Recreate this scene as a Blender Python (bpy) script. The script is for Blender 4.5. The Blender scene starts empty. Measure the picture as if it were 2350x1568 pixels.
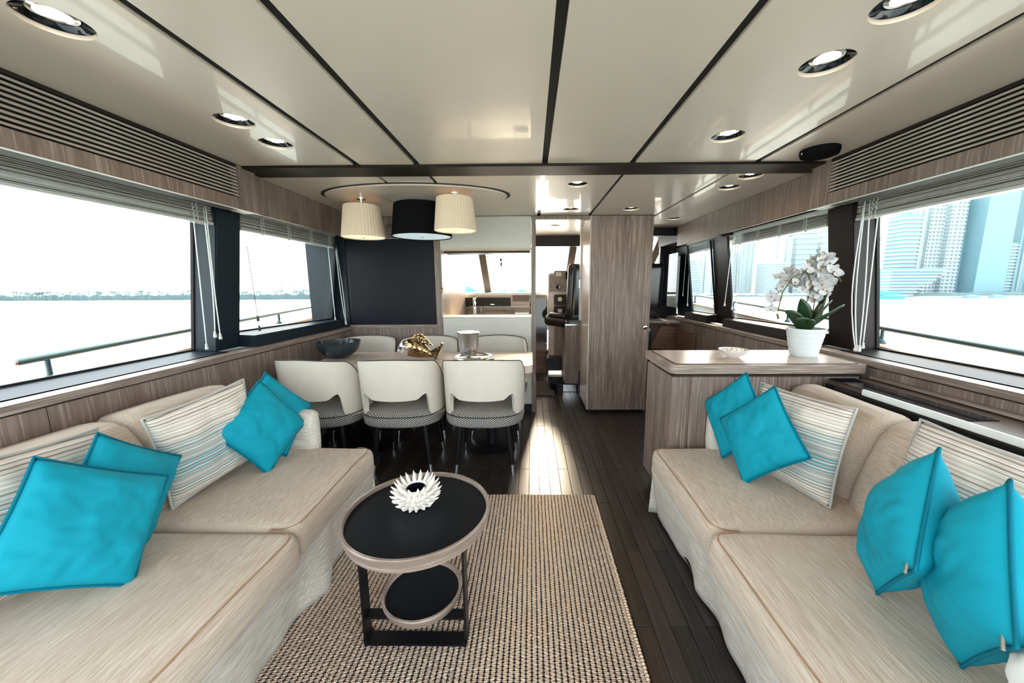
import bpy, bmesh, math, random
from math import sin, cos, pi, radians, sqrt, atan2
from mathutils import Vector, Matrix, noise
random.seed(7)
SC = bpy.context.scene
COL = SC.collection

# ------------------------------------------------------------------ camera, sky, sun, exposure
def setup_camera():
    pitch, yaw, roll = .1545, .0125, -.0045
    cy, sy, cp, sp, cr, sr = cos(yaw), sin(yaw), cos(pitch), sin(pitch), cos(roll), sin(roll)
    fwd = Vector((-sy*cp, cy*cp, -sp)); right = Vector((cy, sy, 0)); up = right.cross(fwd)
    r2 = cr*right + sr*up; u2 = -sr*right + cr*up
    cam = bpy.data.cameras.new('camera'); co = bpy.data.objects.new('camera', cam); COL.objects.link(co)
    m = Matrix((r2, u2, -fwd)).transposed().to_4x4(); m.translation = Vector((0, 0, 1.33)); co.matrix_world = m
    cam.sensor_fit = 'HORIZONTAL'; cam.sensor_width = 36; cam.lens = 828/2350*36
    cam.shift_x = -(1209-1175)/2350; cam.clip_start = .02; cam.clip_end = 6000
    SC.camera = co
setup_camera()
SUN_AZ, SUN_EL = radians(5.0), radians(27.0)
SUN_DIR = Vector((sin(SUN_AZ)*cos(SUN_EL), cos(SUN_AZ)*cos(SUN_EL), sin(SUN_EL)))
SKY_STRENGTH, SKY_COL, GLOW = 2.7, (.88, .955, 1.0, 1), 16.0
w = bpy.data.worlds.new('world'); SC.world = w; w.use_nodes = True
nt = w.node_tree; nt.nodes.clear()
tc = nt.nodes.new('ShaderNodeTexCoord'); dot = nt.nodes.new('ShaderNodeVectorMath'); dot.operation = 'DOT_PRODUCT'
dot.inputs[1].default_value = SUN_DIR
mx0 = nt.nodes.new('ShaderNodeMath'); mx0.operation = 'MAXIMUM'; mx0.inputs[1].default_value = 0
pw = nt.nodes.new('ShaderNodeMath'); pw.operation = 'POWER'; pw.inputs[1].default_value = 16
b1 = nt.nodes.new('ShaderNodeBackground'); b1.inputs[0].default_value = SKY_COL; b1.inputs[1].default_value = SKY_STRENGTH
b2 = nt.nodes.new('ShaderNodeBackground'); b2.inputs[0].default_value = (1, .80, .55, 1)
ml = nt.nodes.new('ShaderNodeMath'); ml.operation = 'MULTIPLY'; ml.inputs[1].default_value = GLOW
ad = nt.nodes.new('ShaderNodeAddShader'); out = nt.nodes.new('ShaderNodeOutputWorld')
L = nt.links.new
L(tc.outputs['Generated'], dot.inputs[0]); L(dot.outputs['Value'], mx0.inputs[0]); L(mx0.outputs[0], pw.inputs[0])
L(pw.outputs[0], ml.inputs[0]); L(ml.outputs[0], b2.inputs[1]); L(b1.outputs[0], ad.inputs[0]); L(b2.outputs[0], ad.inputs[1]); L(ad.outputs[0], out.inputs[0])
sun = bpy.data.lights.new('sun', 'SUN'); sun.energy = 14; sun.angle = radians(14); sun.color = (1, .80, .58)
so = bpy.data.objects.new('sun', sun); COL.objects.link(so); so.rotation_euler = (-SUN_DIR).to_track_quat('-Z', 'Y').to_euler()
SC.view_settings.view_transform = 'Standard'; SC.view_settings.look = 'None'; SC.view_settings.gamma = 1
SC.view_settings.use_curve_mapping = False; SC.view_settings.exposure = 1.0
SC.cycles.max_bounces = 10; SC.cycles.diffuse_bounces = 6; SC.cycles.transparent_max_bounces = 24
SC.cycles.use_denoising = True; SC.cycles.sample_clamp_indirect = 6; SC.cycles.caustics_reflective = False; SC.cycles.caustics_refractive = False

# ------------------------------------------------------------------ materials
class NT:
    def __init__(s, name):
        s.m = bpy.data.materials.new(name); s.m.use_nodes = True; s.t = s.m.node_tree
        s.b = s.t.nodes['Principled BSDF']; s.out = s.t.nodes['Material Output']
        s._c = None
    def n(s, typ, **k):
        x = s.t.nodes.new('ShaderNode'+typ)
        for a, v in k.items(): setattr(x, a, v)
        return x
    def l(s, a, b): s.t.links.new(a, b)
    def coord(s, which='Object'):
        if s._c is None: s._c = s.n('TexCoord')
        return s._c.outputs[which]
    def mapped(s, scale, which='Object', rot=(0, 0, 0)):
        m = s.n('Mapping'); m.inputs['Scale'].default_value = scale; m.inputs['Rotation'].default_value = rot
        s.l(s.coord(which), m.inputs[0]); return m.outputs[0]
    def noise(s, scale_vec, scale=1, detail=4, rough=.55, which='Object'):
        x = s.n('TexNoise'); x.inputs['Scale'].default_value = scale; x.inputs['Detail'].default_value = detail
        x.inputs['Roughness'].default_value = rough; s.l(s.mapped(scale_vec, which), x.inputs[0]); return x.outputs[0]
    def ramp(s, fac, stops, interp='LINEAR'):
        r = s.n('ValToRGB'); r.color_ramp.interpolation = interp; e = r.color_ramp.elements
        while len(e) < len(stops): e.new(.5)
        for i, (p, c) in enumerate(stops): e[i].position = p; e[i].color = (*c, 1) if len(c) == 3 else c
        s.l(fac, r.inputs[0]); return r.outputs[0]
    def math(s, op, a, b=None, c=None):
        x = s.n('Math', operation=op)
        for i, v in enumerate((a, b, c)):
            if v is None: continue
            if isinstance(v, (int, float)): x.inputs[i].default_value = v
            else: s.l(v, x.inputs[i])
        return x.outputs[0]
    def mix(s, fac, a, b, blend='MIX'):
        x = s.n('Mix', data_type='RGBA', blend_type=blend)
        for i, v in ((0, fac), (6, a), (7, b)):
            if isinstance(v, (int, float)): x.inputs[i].default_value = v
            elif isinstance(v, tuple): x.inputs[i].default_value = (*v, 1) if len(v) == 3 else v
            else: s.l(v, x.inputs[i])
        return x.outputs[2]
    def bump(s, h, strength=.3, dist=.002):
        x = s.n('Bump'); x.inputs['Strength'].default_value = strength; x.inputs['Distance'].default_value = dist
        s.l(h, x.inputs['Height']); s.l(x.outputs[0], s.b.inputs['Normal'])
    def set(s, **k):
        names = dict(color='Base Color', rough='Roughness', metal='Metallic', spec='Specular IOR Level', coat='Coat Weight',
                     emit='Emission Color', es='Emission Strength', sheen='Sheen Weight', alpha='Alpha', trans='Transmission Weight', sss='Subsurface Weight')
        for a, v in k.items():
            i = s.b.inputs[names[a]]
            if isinstance(v, tuple): i.default_value = (*v, 1) if len(v) == 3 else v
            elif isinstance(v, (int, float)): i.default_value = v
            else: s.l(v, i)
        return s.m
def plain(name, color, rough=.5, **k):
    n = NT(name); nz = n.noise((1, 1, 1), 14, 3)
    c = n.mix(nz, tuple(x*.93 for x in color), tuple(min(1, x*1.06) for x in color))
    return n.set(color=c, rough=rough, **k)
def wood(name, dark, mid, light, axis='Z', rough=.42, fine=1.0):
    n = NT(name); i = 'XYZ'.find(axis)
    def sv(a, b):
        if axis == 'H': return (b*1.6, b*1.6, a)      # level grain running round a curved edge
        v = [a]*3; v[i] = b; return tuple(v)
    broad = n.noise(sv(9, .9), 1, 5, .6); st = n.noise(sv(110*fine, 3.2), 1, 5, .62); fig = n.noise(sv(30, 2.0), 1, 6, .65)
    c = n.ramp(broad, [(.3, dark), (.5, mid), (.72, mid)])
    c = n.mix(n.ramp(fig, [(.42, (0, 0, 0)), (.62, (.55, .55, .55))]), c, dark)
    c = n.mix(n.ramp(st, [(.50, (0, 0, 0)), (.68, (.85, .85, .85))]), c, light)
    n.bump(st, .18, .001)
    return n.set(color=c, rough=rough, spec=.45)
M = {}
M['oak'] = wood('oak_vertical', (.115, .083, .068), (.20, .150, .125), (.36, .30, .27))
M['oak_y'] = wood('oak_lengthwise', (.13, .097, .080), (.235, .18, .15), (.42, .36, .32), 'Y')
M['oak_x'] = wood('oak_crosswise', (.13, .097, .080), (.235, .18, .15), (.42, .36, .32), 'X')
M['oak_h'] = wood('oak_edge', (.15, .11, .088), (.26, .20, .165), (.45, .38, .335), 'H')
M['oak_slat'] = wood('oak_slat', (.24, .19, .165), (.36, .30, .27), (.50, .44, .41), 'Y')
M['oak_pale'] = wood('oak_top', (.36, .29, .235), (.50, .41, .34), (.66, .58, .50), 'X', .28)
M['oak_dark'] = wood('dark_oak', (.055, .038, .03), (.085, .06, .048), (.15, .12, .10), 'Y', .35)  # deeper brown oak for cabinet bodies and the shelf top
M['walnut'] = wood('walnut_panel', (.10, .052, .032), (.17, .092, .06), (.25, .16, .12), 'X', .4)
def plank_mat():
    n = NT('dark_oak_plank')
    oi = n.n('ObjectInfo').outputs['Random']
    st = n.noise((120, 3.5, 60), 1, 6, .65)
    base = n.mix(oi, (.012, .009, .008), (.030, .022, .019))
    c = n.mix(n.ramp(st, [(.50, (0, 0, 0)), (.72, (.75, .75, .75))]), base, (.075, .062, .056))
    n.bump(st, .35, .0012)
    r = n.math('ADD', n.math('MULTIPLY', st, .22), .24)
    return n.set(color=c, rough=r, spec=.5)
M['plank'] = plank_mat()
def ceil_mat():
    n = NT('ceiling_lacquer')
    a = n.noise((1, 1, 1), 2.6, 6, .62); b = n.noise((1.2, 2.2, 1), 2.2, 4, .5)
    c = n.mix(a, (.55, .475, .40), (.60, .525, .45))
    r = n.math('ADD', n.math('MULTIPLY', b, .26), .215)
    n.bump(b, .05, .002)
    return n.set(color=c, rough=r, spec=.75, coat=.25)
M['ceiling'] = ceil_mat()
def plaster_mat():
    n = NT('textured_wall_panel')
    a = n.noise((1, 1, 2.2), 9, 8, .66); n.bump(a, .5, .006)
    return n.set(color=n.mix(a, (.50, .49, .455), (.60, .59, .55)), rough=.38)
M['plaster'] = plaster_mat()
M['black'] = plain('black_satin', (.007, .007, .009), .36, spec=.25)
M['blackgloss'] = plain('black_gloss', (.006, .008, .012), .07, spec=.6)
M['groove'] = plain('groove_black', (.006, .006, .007), .7)
M['beam'] = plain('beam_stain', (.010, .006, .004), .5, spec=.25)
M['darkbrown'] = plain('dark_brown_frame', (.016, .011, .010), .42, spec=.25)
def pillar_mat():
    n = NT('window_frame_black'); a = n.noise((1, 1, 1), 260, 2); n.bump(a, .25, .0006)
    return n.set(color=(.009, .017, .025), rough=.45, spec=.3)  # navy base carries the sky's blue reflection on the black frames
M['frame'] = pillar_mat()
M['rail'] = plain('rail_steel', (.045, .10, .12), .3, metal=.3)
M['screen'] = plain('black_screen', (.004, .005, .009), .42, spec=.16)
M['chrome'] = plain('chrome', (.78, .80, .82), .10, metal=1.0)
M['steel'] = plain('brushed_steel', (.55, .57, .59), .26, metal=1.0)
def fabric(name, c1, c2, axis='Y', rib=210, strength=.5):
    n = NT(name); i = 'XYZ'.index(axis); v = [rib]*3; v[i] = 9
    st = n.noise(tuple(v), 1, 3, .5); bl = n.noise((1, 1, 1), 3, 3)
    c = n.mix(n.ramp(st, [(.36, (0, 0, 0)), (.64, (1, 1, 1))]), c1, c2)
    c = n.mix(n.math('MULTIPLY', bl, .25), c, c1)
    n.bump(st, strength, .003)
    return n.set(color=c, rough=.85, sheen=.15, spec=.2)
M['sofa'] = fabric('sofa_fabric', (.44, .355, .275), (.68, .60, .51), rib=430, strength=.9)
M['sofa_white'] = fabric('skirt_fabric', (.42, .385, .345), (.70, .655, .60))
M['sofa_end'] = fabric('bolster_fabric', (.44, .40, .36), (.72, .67, .61), axis='X')
M['welt'] = plain('welt_thread', (.34, .20, .11), .8)
def velvet(name, c):
    n = NT(name); a = n.noise((1, 1, 1), 7, 5, .6); f = n.noise((1, 1, 1), 420, 2)
    n.bump(f, .12, .0005)
    return n.set(color=n.mix(a, tuple(x*.88 for x in c), tuple(min(1, x*1.12) for x in c)), rough=.7, sheen=.0, spec=.15)
M['teal'] = velvet('turquoise_cotton', (.004, .275, .385))
M['tealpipe'] = velvet('turquoise_piping', (.0, .15, .225))
M['white_cloth'] = velvet('white_cotton', (.80, .82, .82))
def striped():
    n = NT('striped_cushion_cloth')
    sx = n.n('SeparateXYZ'); n.l(n.coord(), sx.inputs[0]); z = sx.outputs[2]
    wob = n.math('MULTIPLY', n.noise((1, 1, 1), 3, 1), .002)
    zz = n.math('ADD', z, wob)
    fr = n.math('FRACT', n.math('MULTIPLY', zz, 78)); line = n.math('GREATER_THAN', fr, .66)
    fr2 = n.math('FRACT', n.math('MULTIPLY', zz, 9)); thick = n.math('GREATER_THAN', fr2, .35)
    msk = n.math('MULTIPLY', line, n.math('ADD', n.math('MULTIPLY', thick, .6), .4))
    az = n.math('ABSOLUTE', n.math('ADD', z, .03)); tz = n.ramp(az, [(0, (1, 1, 1)), (.065, (.9, .9, .9)), (.125, (0, 0, 0))])
    base = n.mix(tz, (.66, .60, .53), (.42, .41, .385))
    col = n.mix(tz, (.27, .24, .22), (.03, .30, .37))
    lite = n.math('GREATER_THAN', n.math('FRACT', n.math('MULTIPLY', zz, 33)), .88)
    c = n.mix(msk, base, col); c = n.mix(n.math('MULTIPLY', lite, .75), c, (.82, .80, .75))
    wv = n.noise((300, 300, 300), 1, 2); n.bump(wv, .4, .001)
    return n.set(color=c, rough=.85, sheen=.1, spec=.2)
M['stripe'] = striped()
M['stripepipe'] = plain('twisted_piping', (.42, .42, .40), .8)
M['leather'] = plain('cream_leather', (.575, .535, .47), .42, spec=.4)
M['leather_pipe'] = plain('dark_piping', (.02, .018, .018), .5)
def dots():
    n = NT('dotted_weave'); uv = n.n('UVMap'); sx = n.n('SeparateXYZ'); n.l(uv.outputs[0], sx.inputs[0])
    u, v = sx.outputs[0], sx.outputs[1]; k = 2*pi/.0150
    a = n.math('SINE', n.math('MULTIPLY', u, k)); b = n.math('SINE', n.math('MULTIPLY', v, k*1.15))
    p = n.math('MULTIPLY', a, b); m = n.math('GREATER_THAN', p, .22)
    n.bump(p, .5, .0015)
    return n.set(color=n.mix(m, (.012, .014, .018), (.70, .68, .64)), rough=.8, spec=.2)
M['dots'] = dots()
def shade_mat(name, c, es=0):
    n = NT(name); return n.set(color=c, rough=.8, emit=(1, .72, .45), es=es)
M['shade'] = shade_mat('pleated_cream_shade', (.70, .56, .43))
M['shade_glow'] = shade_mat('lamp_diffuser', (.85, .75, .6), .5)
M['shade_black'] = plain('black_shade', (.005, .005, .006), .9, spec=.05)
M['shade_white'] = NT('white_diffuser').set(color=(.75, .84, .88), rough=.5, emit=(.7, .9, 1), es=.22)  # cool emission adds the daylight this diffuser catches from below
def emis(name, c, s):
    n = NT(name); return n.set(color=(0, 0, 0), emit=c, es=s)
M['bulb'] = emis('lamp_bulb', (1, .86, .68), 9)
def glass_mat():
    n = NT('window_glass'); n.t.nodes.remove(n.b)
    tr = n.n('BsdfTransparent'); tr.inputs[0].default_value = (.97, .985, .985, 1)
    gl = n.n('BsdfGlossy'); gl.inputs['Roughness'].default_value = .02
    lw = n.n('LayerWeight'); lw.inputs[0].default_value = .5
    fr = n.n('Math', operation='MULTIPLY_ADD'); fr.inputs[1].default_value = .35; fr.inputs[2].default_value = .02
    p5 = n.math('POWER', lw.outputs['Facing'], 5.0); n.l(p5, fr.inputs[0])
    mx = n.n('MixShader'); n.l(fr.outputs[0], mx.inputs[0]); n.l(tr.outputs[0], mx.inputs[1]); n.l(gl.outputs[0], mx.inputs[2])
    n.l(mx.outputs[0], n.out.inputs[0]); return n.m
M['glass'] = glass_mat()
M['blind'] = plain('blind_slat', (.52, .50, .48), .38)
M['blindlite'] = plain('blind_rail', (.60, .60, .58), .35)
M['cord'] = plain('white_cord', (.80, .84, .85), .6)
M['cord_dark'] = plain('dark_cord', (.05, .04, .04), .6)
M['teak'] = wood('teak_cap', (.24, .13, .07), (.34, .20, .11), (.46, .30, .18), 'Y', .5)
M['mullion'] = plain('taupe_mullion', (.10, .072, .052), .5)
M['hull'] = plain('white_gelcoat', (.78, .84, .86), .2)
M['rugmat'] = plain('rug_backing', (.015, .017, .020), .9)
def rug_mat():
    n = NT('braided_rug_strand'); a = n.noise((1, 1, 1), 3.5, 4); b = n.noise((1, 1, 1), 70, 2); f = n.noise((260, 260, 60), 1, 2)
    c = n.mix(a, (.60, .44, .33), (.67, .57, .47)); c = n.mix(n.ramp(b, [(.55, (0, 0, 0)), (.75, (.5, .5, .5))]), c, (.74, .65, .55))
    n.bump(f, .5, .0012); return n.set(color=c, rough=.9, spec=.15)
M['rug'] = rug_mat()
M['ceramic'] = plain('white_ceramic', (.80, .76, .72), .35)
M['pot'] = plain('white_pot', (.64, .70, .73), .35)  # base keeps some of the blue light falling on the white pot
M['leaf'] = plain('orchid_leaf', (.012, .045, .016), .28, spec=.6)
M['stem'] = plain('orchid_stem', (.10, .09, .02), .5)
def petal_mat():
    n = NT('orchid_petal'); a = n.noise((1, 1, 1), 60, 3); return n.set(color=n.mix(a, (.42, .43, .47), (.60, .59, .61)), rough=.5)
M['petal'] = petal_mat()
M['lip'] = plain('orchid_lip', (.40, .24, .08), .5)
M['soil'] = plain('moss', (.16, .13, .03), .9)
M['smoke'] = plain('smoked_glass_bowl', (.016, .028, .036), .18, spec=.6)
def gold():
    n = NT('polished_shell_metal'); a = n.n('TexVoronoi'); a.inputs['Scale'].default_value = 75; n.l(n.coord(), a.inputs[0])
    n.bump(a.outputs[0], .8, .0022); return n.set(color=n.mix(a.outputs[0], (.62, .42, .22), (.10, .06, .03)), metal=1.0, rough=.12)
M['gold'] = gold()
M['silver'] = plain('polished_silver', (.86, .86, .86), .08, metal=1.0)
M['tabletop'] = wood('table_oak', (.44, .36, .30), (.56, .47, .40), (.68, .60, .53), 'X', .25)
M['seatblack'] = plain('black_leather', (.010, .010, .012), .22, spec=.6)
M['fridge'] = plain('white_fridge', (.66, .66, .64), .25)
M['carpet'] = plain('grey_mat', (.10, .095, .09), .95)
M['counter'] = plain('galley_counter', (.62, .56, .48), .25)
def water_mat():
    n = NT('sea_water'); a = n.noise((.35, .9, 1), 1, 6, .6); n.bump(a, .5, .25)
    return n.set(color=(.42, .50, .50), rough=.22, spec=.6)
M['water'] = water_mat()
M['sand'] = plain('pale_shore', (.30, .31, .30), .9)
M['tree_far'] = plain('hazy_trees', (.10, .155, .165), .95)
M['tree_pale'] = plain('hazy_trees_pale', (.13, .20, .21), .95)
M['tower_a'] = plain('haze_tinted_blue_tower', (.16, .26, .295), .8)  # distance haze is mixed into these tower and slab colours
M['tower_b'] = plain('haze_tinted_glass_tower', (.145, .265, .31), .6)
M['tower_c'] = plain('haze_paled_tower', (.27, .32, .33), .8)
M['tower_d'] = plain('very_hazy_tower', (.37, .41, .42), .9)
M['slab'] = plain('haze_paled_slab', (.30, .355, .37), .8)
M['boatblue'] = plain('blue_boat', (.03, .32, .42), .4)
M['bluecover'] = plain('blue_deck_cover', (.02, .30, .42), .6)
M['gauge'] = plain('gauge_face', (.65, .62, .35), .4)
M['display'] = plain('panel_display', (.62, .58, .50), .4)
M['amber'] = emis('amber_lamp', (1, .35, .02), 1.5)
M['popcorn'] = plain('white_sweets', (.85, .82, .76), .7)

# ------------------------------------------------------------------ mesh helpers
class MB:
    def __init__(s): s.v = []; s.f = []
    def add(s, vs, fs):
        o = len(s.v); s.v += [tuple(p) for p in vs]; s.f += [tuple(i+o for i in f) for f in fs]; return s
    def box(s, x0, x1, y0, y1, z0, z1):
        if x0 > x1: x0, x1 = x1, x0
        if y0 > y1: y0, y1 = y1, y0
        if z0 > z1: z0, z1 = z1, z0
        return s.add([(x0,y0,z0),(x1,y0,z0),(x1,y1,z0),(x0,y1,z0),(x0,y0,z1),(x1,y0,z1),(x1,y1,z1),(x0,y1,z1)],
                     [(0,3,2,1),(4,5,6,7),(0,1,5,4),(1,2,6,5),(2,3,7,6),(3,0,4,7)])
    def hexa(s, b, t):      # 4 bottom, 4 top points
        return s.add(list(b)+list(t), [(0,3,2,1),(4,5,6,7),(0,1,5,4),(1,2,6,5),(2,3,7,6),(3,0,4,7)])
    def prism(s, poly, axis, a, b):     # poly of 2D points, extruded along axis
        def mk(p, t): return {'x': (t, p[0], p[1]), 'y': (p[0], t, p[1]), 'z': (p[0], p[1], t)}[axis]
        n = len(poly); vs = [mk(p, a) for p in poly]+[mk(p, b) for p in poly]
        fs = [tuple(range(n))[::-1], tuple(range(n, 2*n))]+[(i, (i+1) % n, n+(i+1) % n, n+i) for i in range(n)]
        return s.add(vs, fs)
    def lathe(s, prof, n=24, c=(0, 0, 0), wave=None, caps=True):
        vs = []; fs = []
        for r, z in prof:
            for k in range(n):
                a = 2*pi*k/n; rr = r*(wave(k, n, z) if wave else 1); vs.append((c[0]+rr*cos(a), c[1]+rr*sin(a), c[2]+z))
        for j in range(len(prof)-1):
            for k in range(n):
                k2 = (k+1) % n; fs.append((j*n+k, j*n+k2, (j+1)*n+k2, (j+1)*n+k))
        if caps and prof[0][0] > 1e-5: fs.append(tuple(range(n))[::-1])
        if caps and prof[-1][0] > 1e-5: fs.append(tuple(range((len(prof)-1)*n, len(prof)*n)))
        return s.add(vs, fs)
    def tube(s, pts, r, n=8, closed=False):
        pts = [Vector(p) for p in pts]; m = len(pts); rs = r if isinstance(r, (list, tuple)) else [r]*m
        vs = []; fs = []; prev = None
        for i, p in enumerate(pts):
            if closed: d = (pts[(i+1) % m]-pts[i-1])
            else: d = (pts[min(i+1, m-1)]-pts[max(i-1, 0)])
            d = d.normalized() if d.length > 1e-9 else Vector((0, 0, 1))
            if prev is None:
                u = d.cross(Vector((0, 0, 1)) if abs(d.z) < .9 else Vector((1, 0, 0))).normalized()
            else:
                u = (prev-d*prev.dot(d)).normalized()
            prev = u; wv = d.cross(u)
            for k in range(n): a = 2*pi*k/n; vs.append(p+(u*cos(a)+wv*sin(a))*rs[i])
        for i in range(m if closed else m-1):
            j = (i+1) % m
            for k in range(n): k2 = (k+1) % n; fs.append((i*n+k, i*n+k2, j*n+k2, j*n+k))
        if not closed: fs += [tuple(range(n))[::-1], tuple(range((m-1)*n, m*n))]
        return s.add(vs, fs)
    def grid(s, fn, nu, nv, cu=False):
        vs = [fn(i/nu, j/nv) for i in range(nu if cu else nu+1) for j in range(nv+1)]
        mu = nu if cu else nu+1
        fs = [(i*(nv+1)+j, ((i+1) % mu)*(nv+1)+j, ((i+1) % mu)*(nv+1)+j+1, i*(nv+1)+j+1) for i in range(nu) for j in range(nv)]
        return s.add(vs, fs)
    def ell(s, c, r, nu=10, nv=6, rot=None):
        vs = []; fs = []; c = Vector(c)
        for j in range(1, nv):
            t = pi*j/nv
            for i in range(nu): a = 2*pi*i/nu; vs.append(Vector((r[0]*sin(t)*cos(a), r[1]*sin(t)*sin(a), r[2]*cos(t))))
        vs += [Vector((0, 0, r[2])), Vector((0, 0, -r[2]))]; T, B = len(vs)-2, len(vs)-1
        for j in range(nv-2):
            for i in range(nu): k = (i+1) % nu; fs.append((j*nu+i, (j+1)*nu+i, (j+1)*nu+k, j*nu+k))
        for i in range(nu): k = (i+1) % nu; fs += [(T, i, k), (B, (nv-2)*nu+k, (nv-2)*nu+i)]
        return s.add([((rot @ p) if rot else p)+c for p in vs], fs)
    def build(s, name, mat, parent=None, smooth=False, bevel=0, seg=2, solid=0, kind=None, sub=0, uvbox=False, fix=True):
        me = bpy.data.meshes.new(name); me.from_pydata(s.v, [], s.f); me.update()
        if fix or bevel:
            bm = bmesh.new(); bm.from_mesh(me)
            if fix: bmesh.ops.recalc_face_normals(bm, faces=bm.faces)
            if bevel:
                ed = [e for e in bm.edges if len(e.link_faces) == 2 and e.calc_face_angle(0) > .6]
                bmesh.ops.bevel(bm, geom=ed, offset=bevel, segments=seg, affect='EDGES', clamp_overlap=True)
            bm.to_mesh(me); bm.free()
        if uvbox:
            uv = me.uv_layers.new(name='UVMap')
            for p in me.polygons:
                for li in p.loop_indices:
                    co = me.vertices[me.loops[li].vertex_index].co
                    uv.data[li].uv = (co.x, co.y) if abs(p.normal.z) > .62 else (atan2(co.y, co.x)*.215, co.z)
        if smooth:
            for p in me.polygons: p.use_smooth = True
            if smooth == 'auto':
                me.set_sharp_from_angle(angle=radians(38))
        me.materials.append(M[mat] if isinstance(mat, str) else mat)
        o = bpy.data.objects.new(name, me); COL.objects.link(o)
        if parent: o.parent = parent
        if kind: o['kind'] = kind
        if solid: md = o.modifiers.new('solid', 'SOLIDIFY'); md.thickness = solid; md.offset = 0
        if sub: md = o.modifiers.new('sub', 'SUBSURF'); md.levels = sub; md.render_levels = sub
        return o
def tag(o, label=None, cat=None, group=None, kind=None):
    if label: o['label'] = label
    if cat: o['category'] = cat
    if group: o['group'] = group
    if kind: o['kind'] = kind
    return o
def thing(name, label, cat, loc=(0, 0, 0), rz=0, group=None, rot=None):
    o = bpy.data.objects.new(name, None); COL.objects.link(o); o.empty_display_size = .1
    o.location = loc; o.rotation_euler = rot if rot else (0, 0, rz)
    return tag(o, label, cat, group)
def struct(name):
    o = bpy.data.objects.new(name, None); COL.objects.link(o); o['kind'] = 'structure'; return o
def kids(o): return [c for c in COL.objects if c.parent == o]
def dup(o, loc=None, rz=None, label=None, group=None, parent=None):
    c = o.copy(); COL.objects.link(c)
    if parent: c.parent = parent
    if loc is not None: c.location = loc
    if rz is not None: c.rotation_euler = (0, 0, rz)
    if label: c['label'] = label
    if group: c['group'] = group
    for k in kids(o): dup(k, parent=c)
    return c
def panel_with_holes(name, x0, x1, y0, y1, z, th, holes, mat, parent):
    cu = bpy.data.curves.new('tmp', 'CURVE'); cu.dimensions = '2D'; cu.fill_mode = 'BOTH'; cu.extrude = th/2
    def sp(pts):
        q = cu.splines.new('POLY'); q.points.add(len(pts)-1)
        for i, p in enumerate(pts): q.points[i].co = (p[0], p[1], 0, 1)
        q.use_cyclic_u = True
    b = .006
    sp([(x0+b, y0), (x1-b, y0), (x1, y0+b), (x1, y1-b), (x1-b, y1), (x0+b, y1), (x0, y1-b), (x0, y0+b)])
    for hx, hy, hr in holes: sp([(hx+hr*cos(2*pi*k/40), hy+hr*sin(2*pi*k/40)) for k in range(40)])
    co = bpy.data.objects.new('tmp', cu); COL.objects.link(co)
    dg = bpy.context.evaluated_depsgraph_get(); me = bpy.data.meshes.new_from_object(co.evaluated_get(dg))
    bpy.data.objects.remove(co); me.name = name
    me.materials.clear(); me.materials.append(M[mat])
    o = bpy.data.objects.new(name, me); COL.objects.link(o); o.location = (0, 0, z+th/2); o.parent = parent
    return o
def rbox(x0, x1, y0, y1, z0, z1, r, n=14, puff=0, nz=0, seed=0, puffx=0):
    """rounded, softly puffed cushion block"""
    mb = MB(); nx = max(4, int(n*(x1-x0)/max(x1-x0, y1-y0))+3); ny = max(4, int(n*(y1-y0)/max(x1-x0, y1-y0))+3); nzz = 6
    idx = {}; vs = []; fs = []
    def P(i, j, k):
        key = (i, j, k)
        if key in idx: return idx[key]
        u, v, t = i/nx, j/ny, k/nzz
        f = lambda a: .5-.5*cos(pi*a)*(.55+.45*abs(cos(pi*a)))
        u, v, t = f(u), f(v), f(t)
        p = Vector((x0+(x1-x0)*u, y0+(y1-y0)*v, z0+(z1-z0)*t))
        q = Vector((min(max(p.x, x0+r), x1-r), min(max(p.y, y0+r), y1-r), min(max(p.z, z0+r), z1-r)))
        d = p-q
        if d.length > 1e-9: p = q+d.normalized()*r
        w = (1-(2*u-1)**2)*(1-(2*v-1)**2)
        p.z += puff*w*(1 if t > .5 else 0)*(2*t-1 if t > .5 else 0)
        if puffx: p.x += puffx*(1-(2*v-1)**2)*(1-(2*t-1)**2)*(1 if u > .5 else -1)
        if nz: p += nz*Vector(noise.noise_vector(Vector((p.x*2.3+seed, p.y*2.3, p.z*2.3))))
        idx[key] = len(vs); vs.append(p); return idx[key]
    for i in range(nx):
        for j in range(ny): fs += [(P(i,j,0),P(i,j+1,0),P(i+1,j+1,0),P(i+1,j,0)), (P(i,j,nzz),P(i+1,j,nzz),P(i+1,j+1,nzz),P(i,j+1,nzz))]
    for i in range(nx):
        for k in range(nzz): fs += [(P(i,0,k),P(i+1,0,k),P(i+1,0,k+1),P(i,0,k+1)), (P(i,ny,k),P(i,ny,k+1),P(i+1,ny,k+1),P(i+1,ny,k))]
    for j in range(ny):
        for k in range(nzz): fs += [(P(0,j,k),P(0,j,k+1),P(0,j+1,k+1),P(0,j+1,k)), (P(nx,j,k),P(nx,j+1,k),P(nx,j+1,k+1),P(nx,j,k+1))]
    return mb.add(vs, fs)

H = 2.0          # ceiling height
BY = 3.67        # bulkhead
FY = 5.62        # windscreen base
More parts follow.
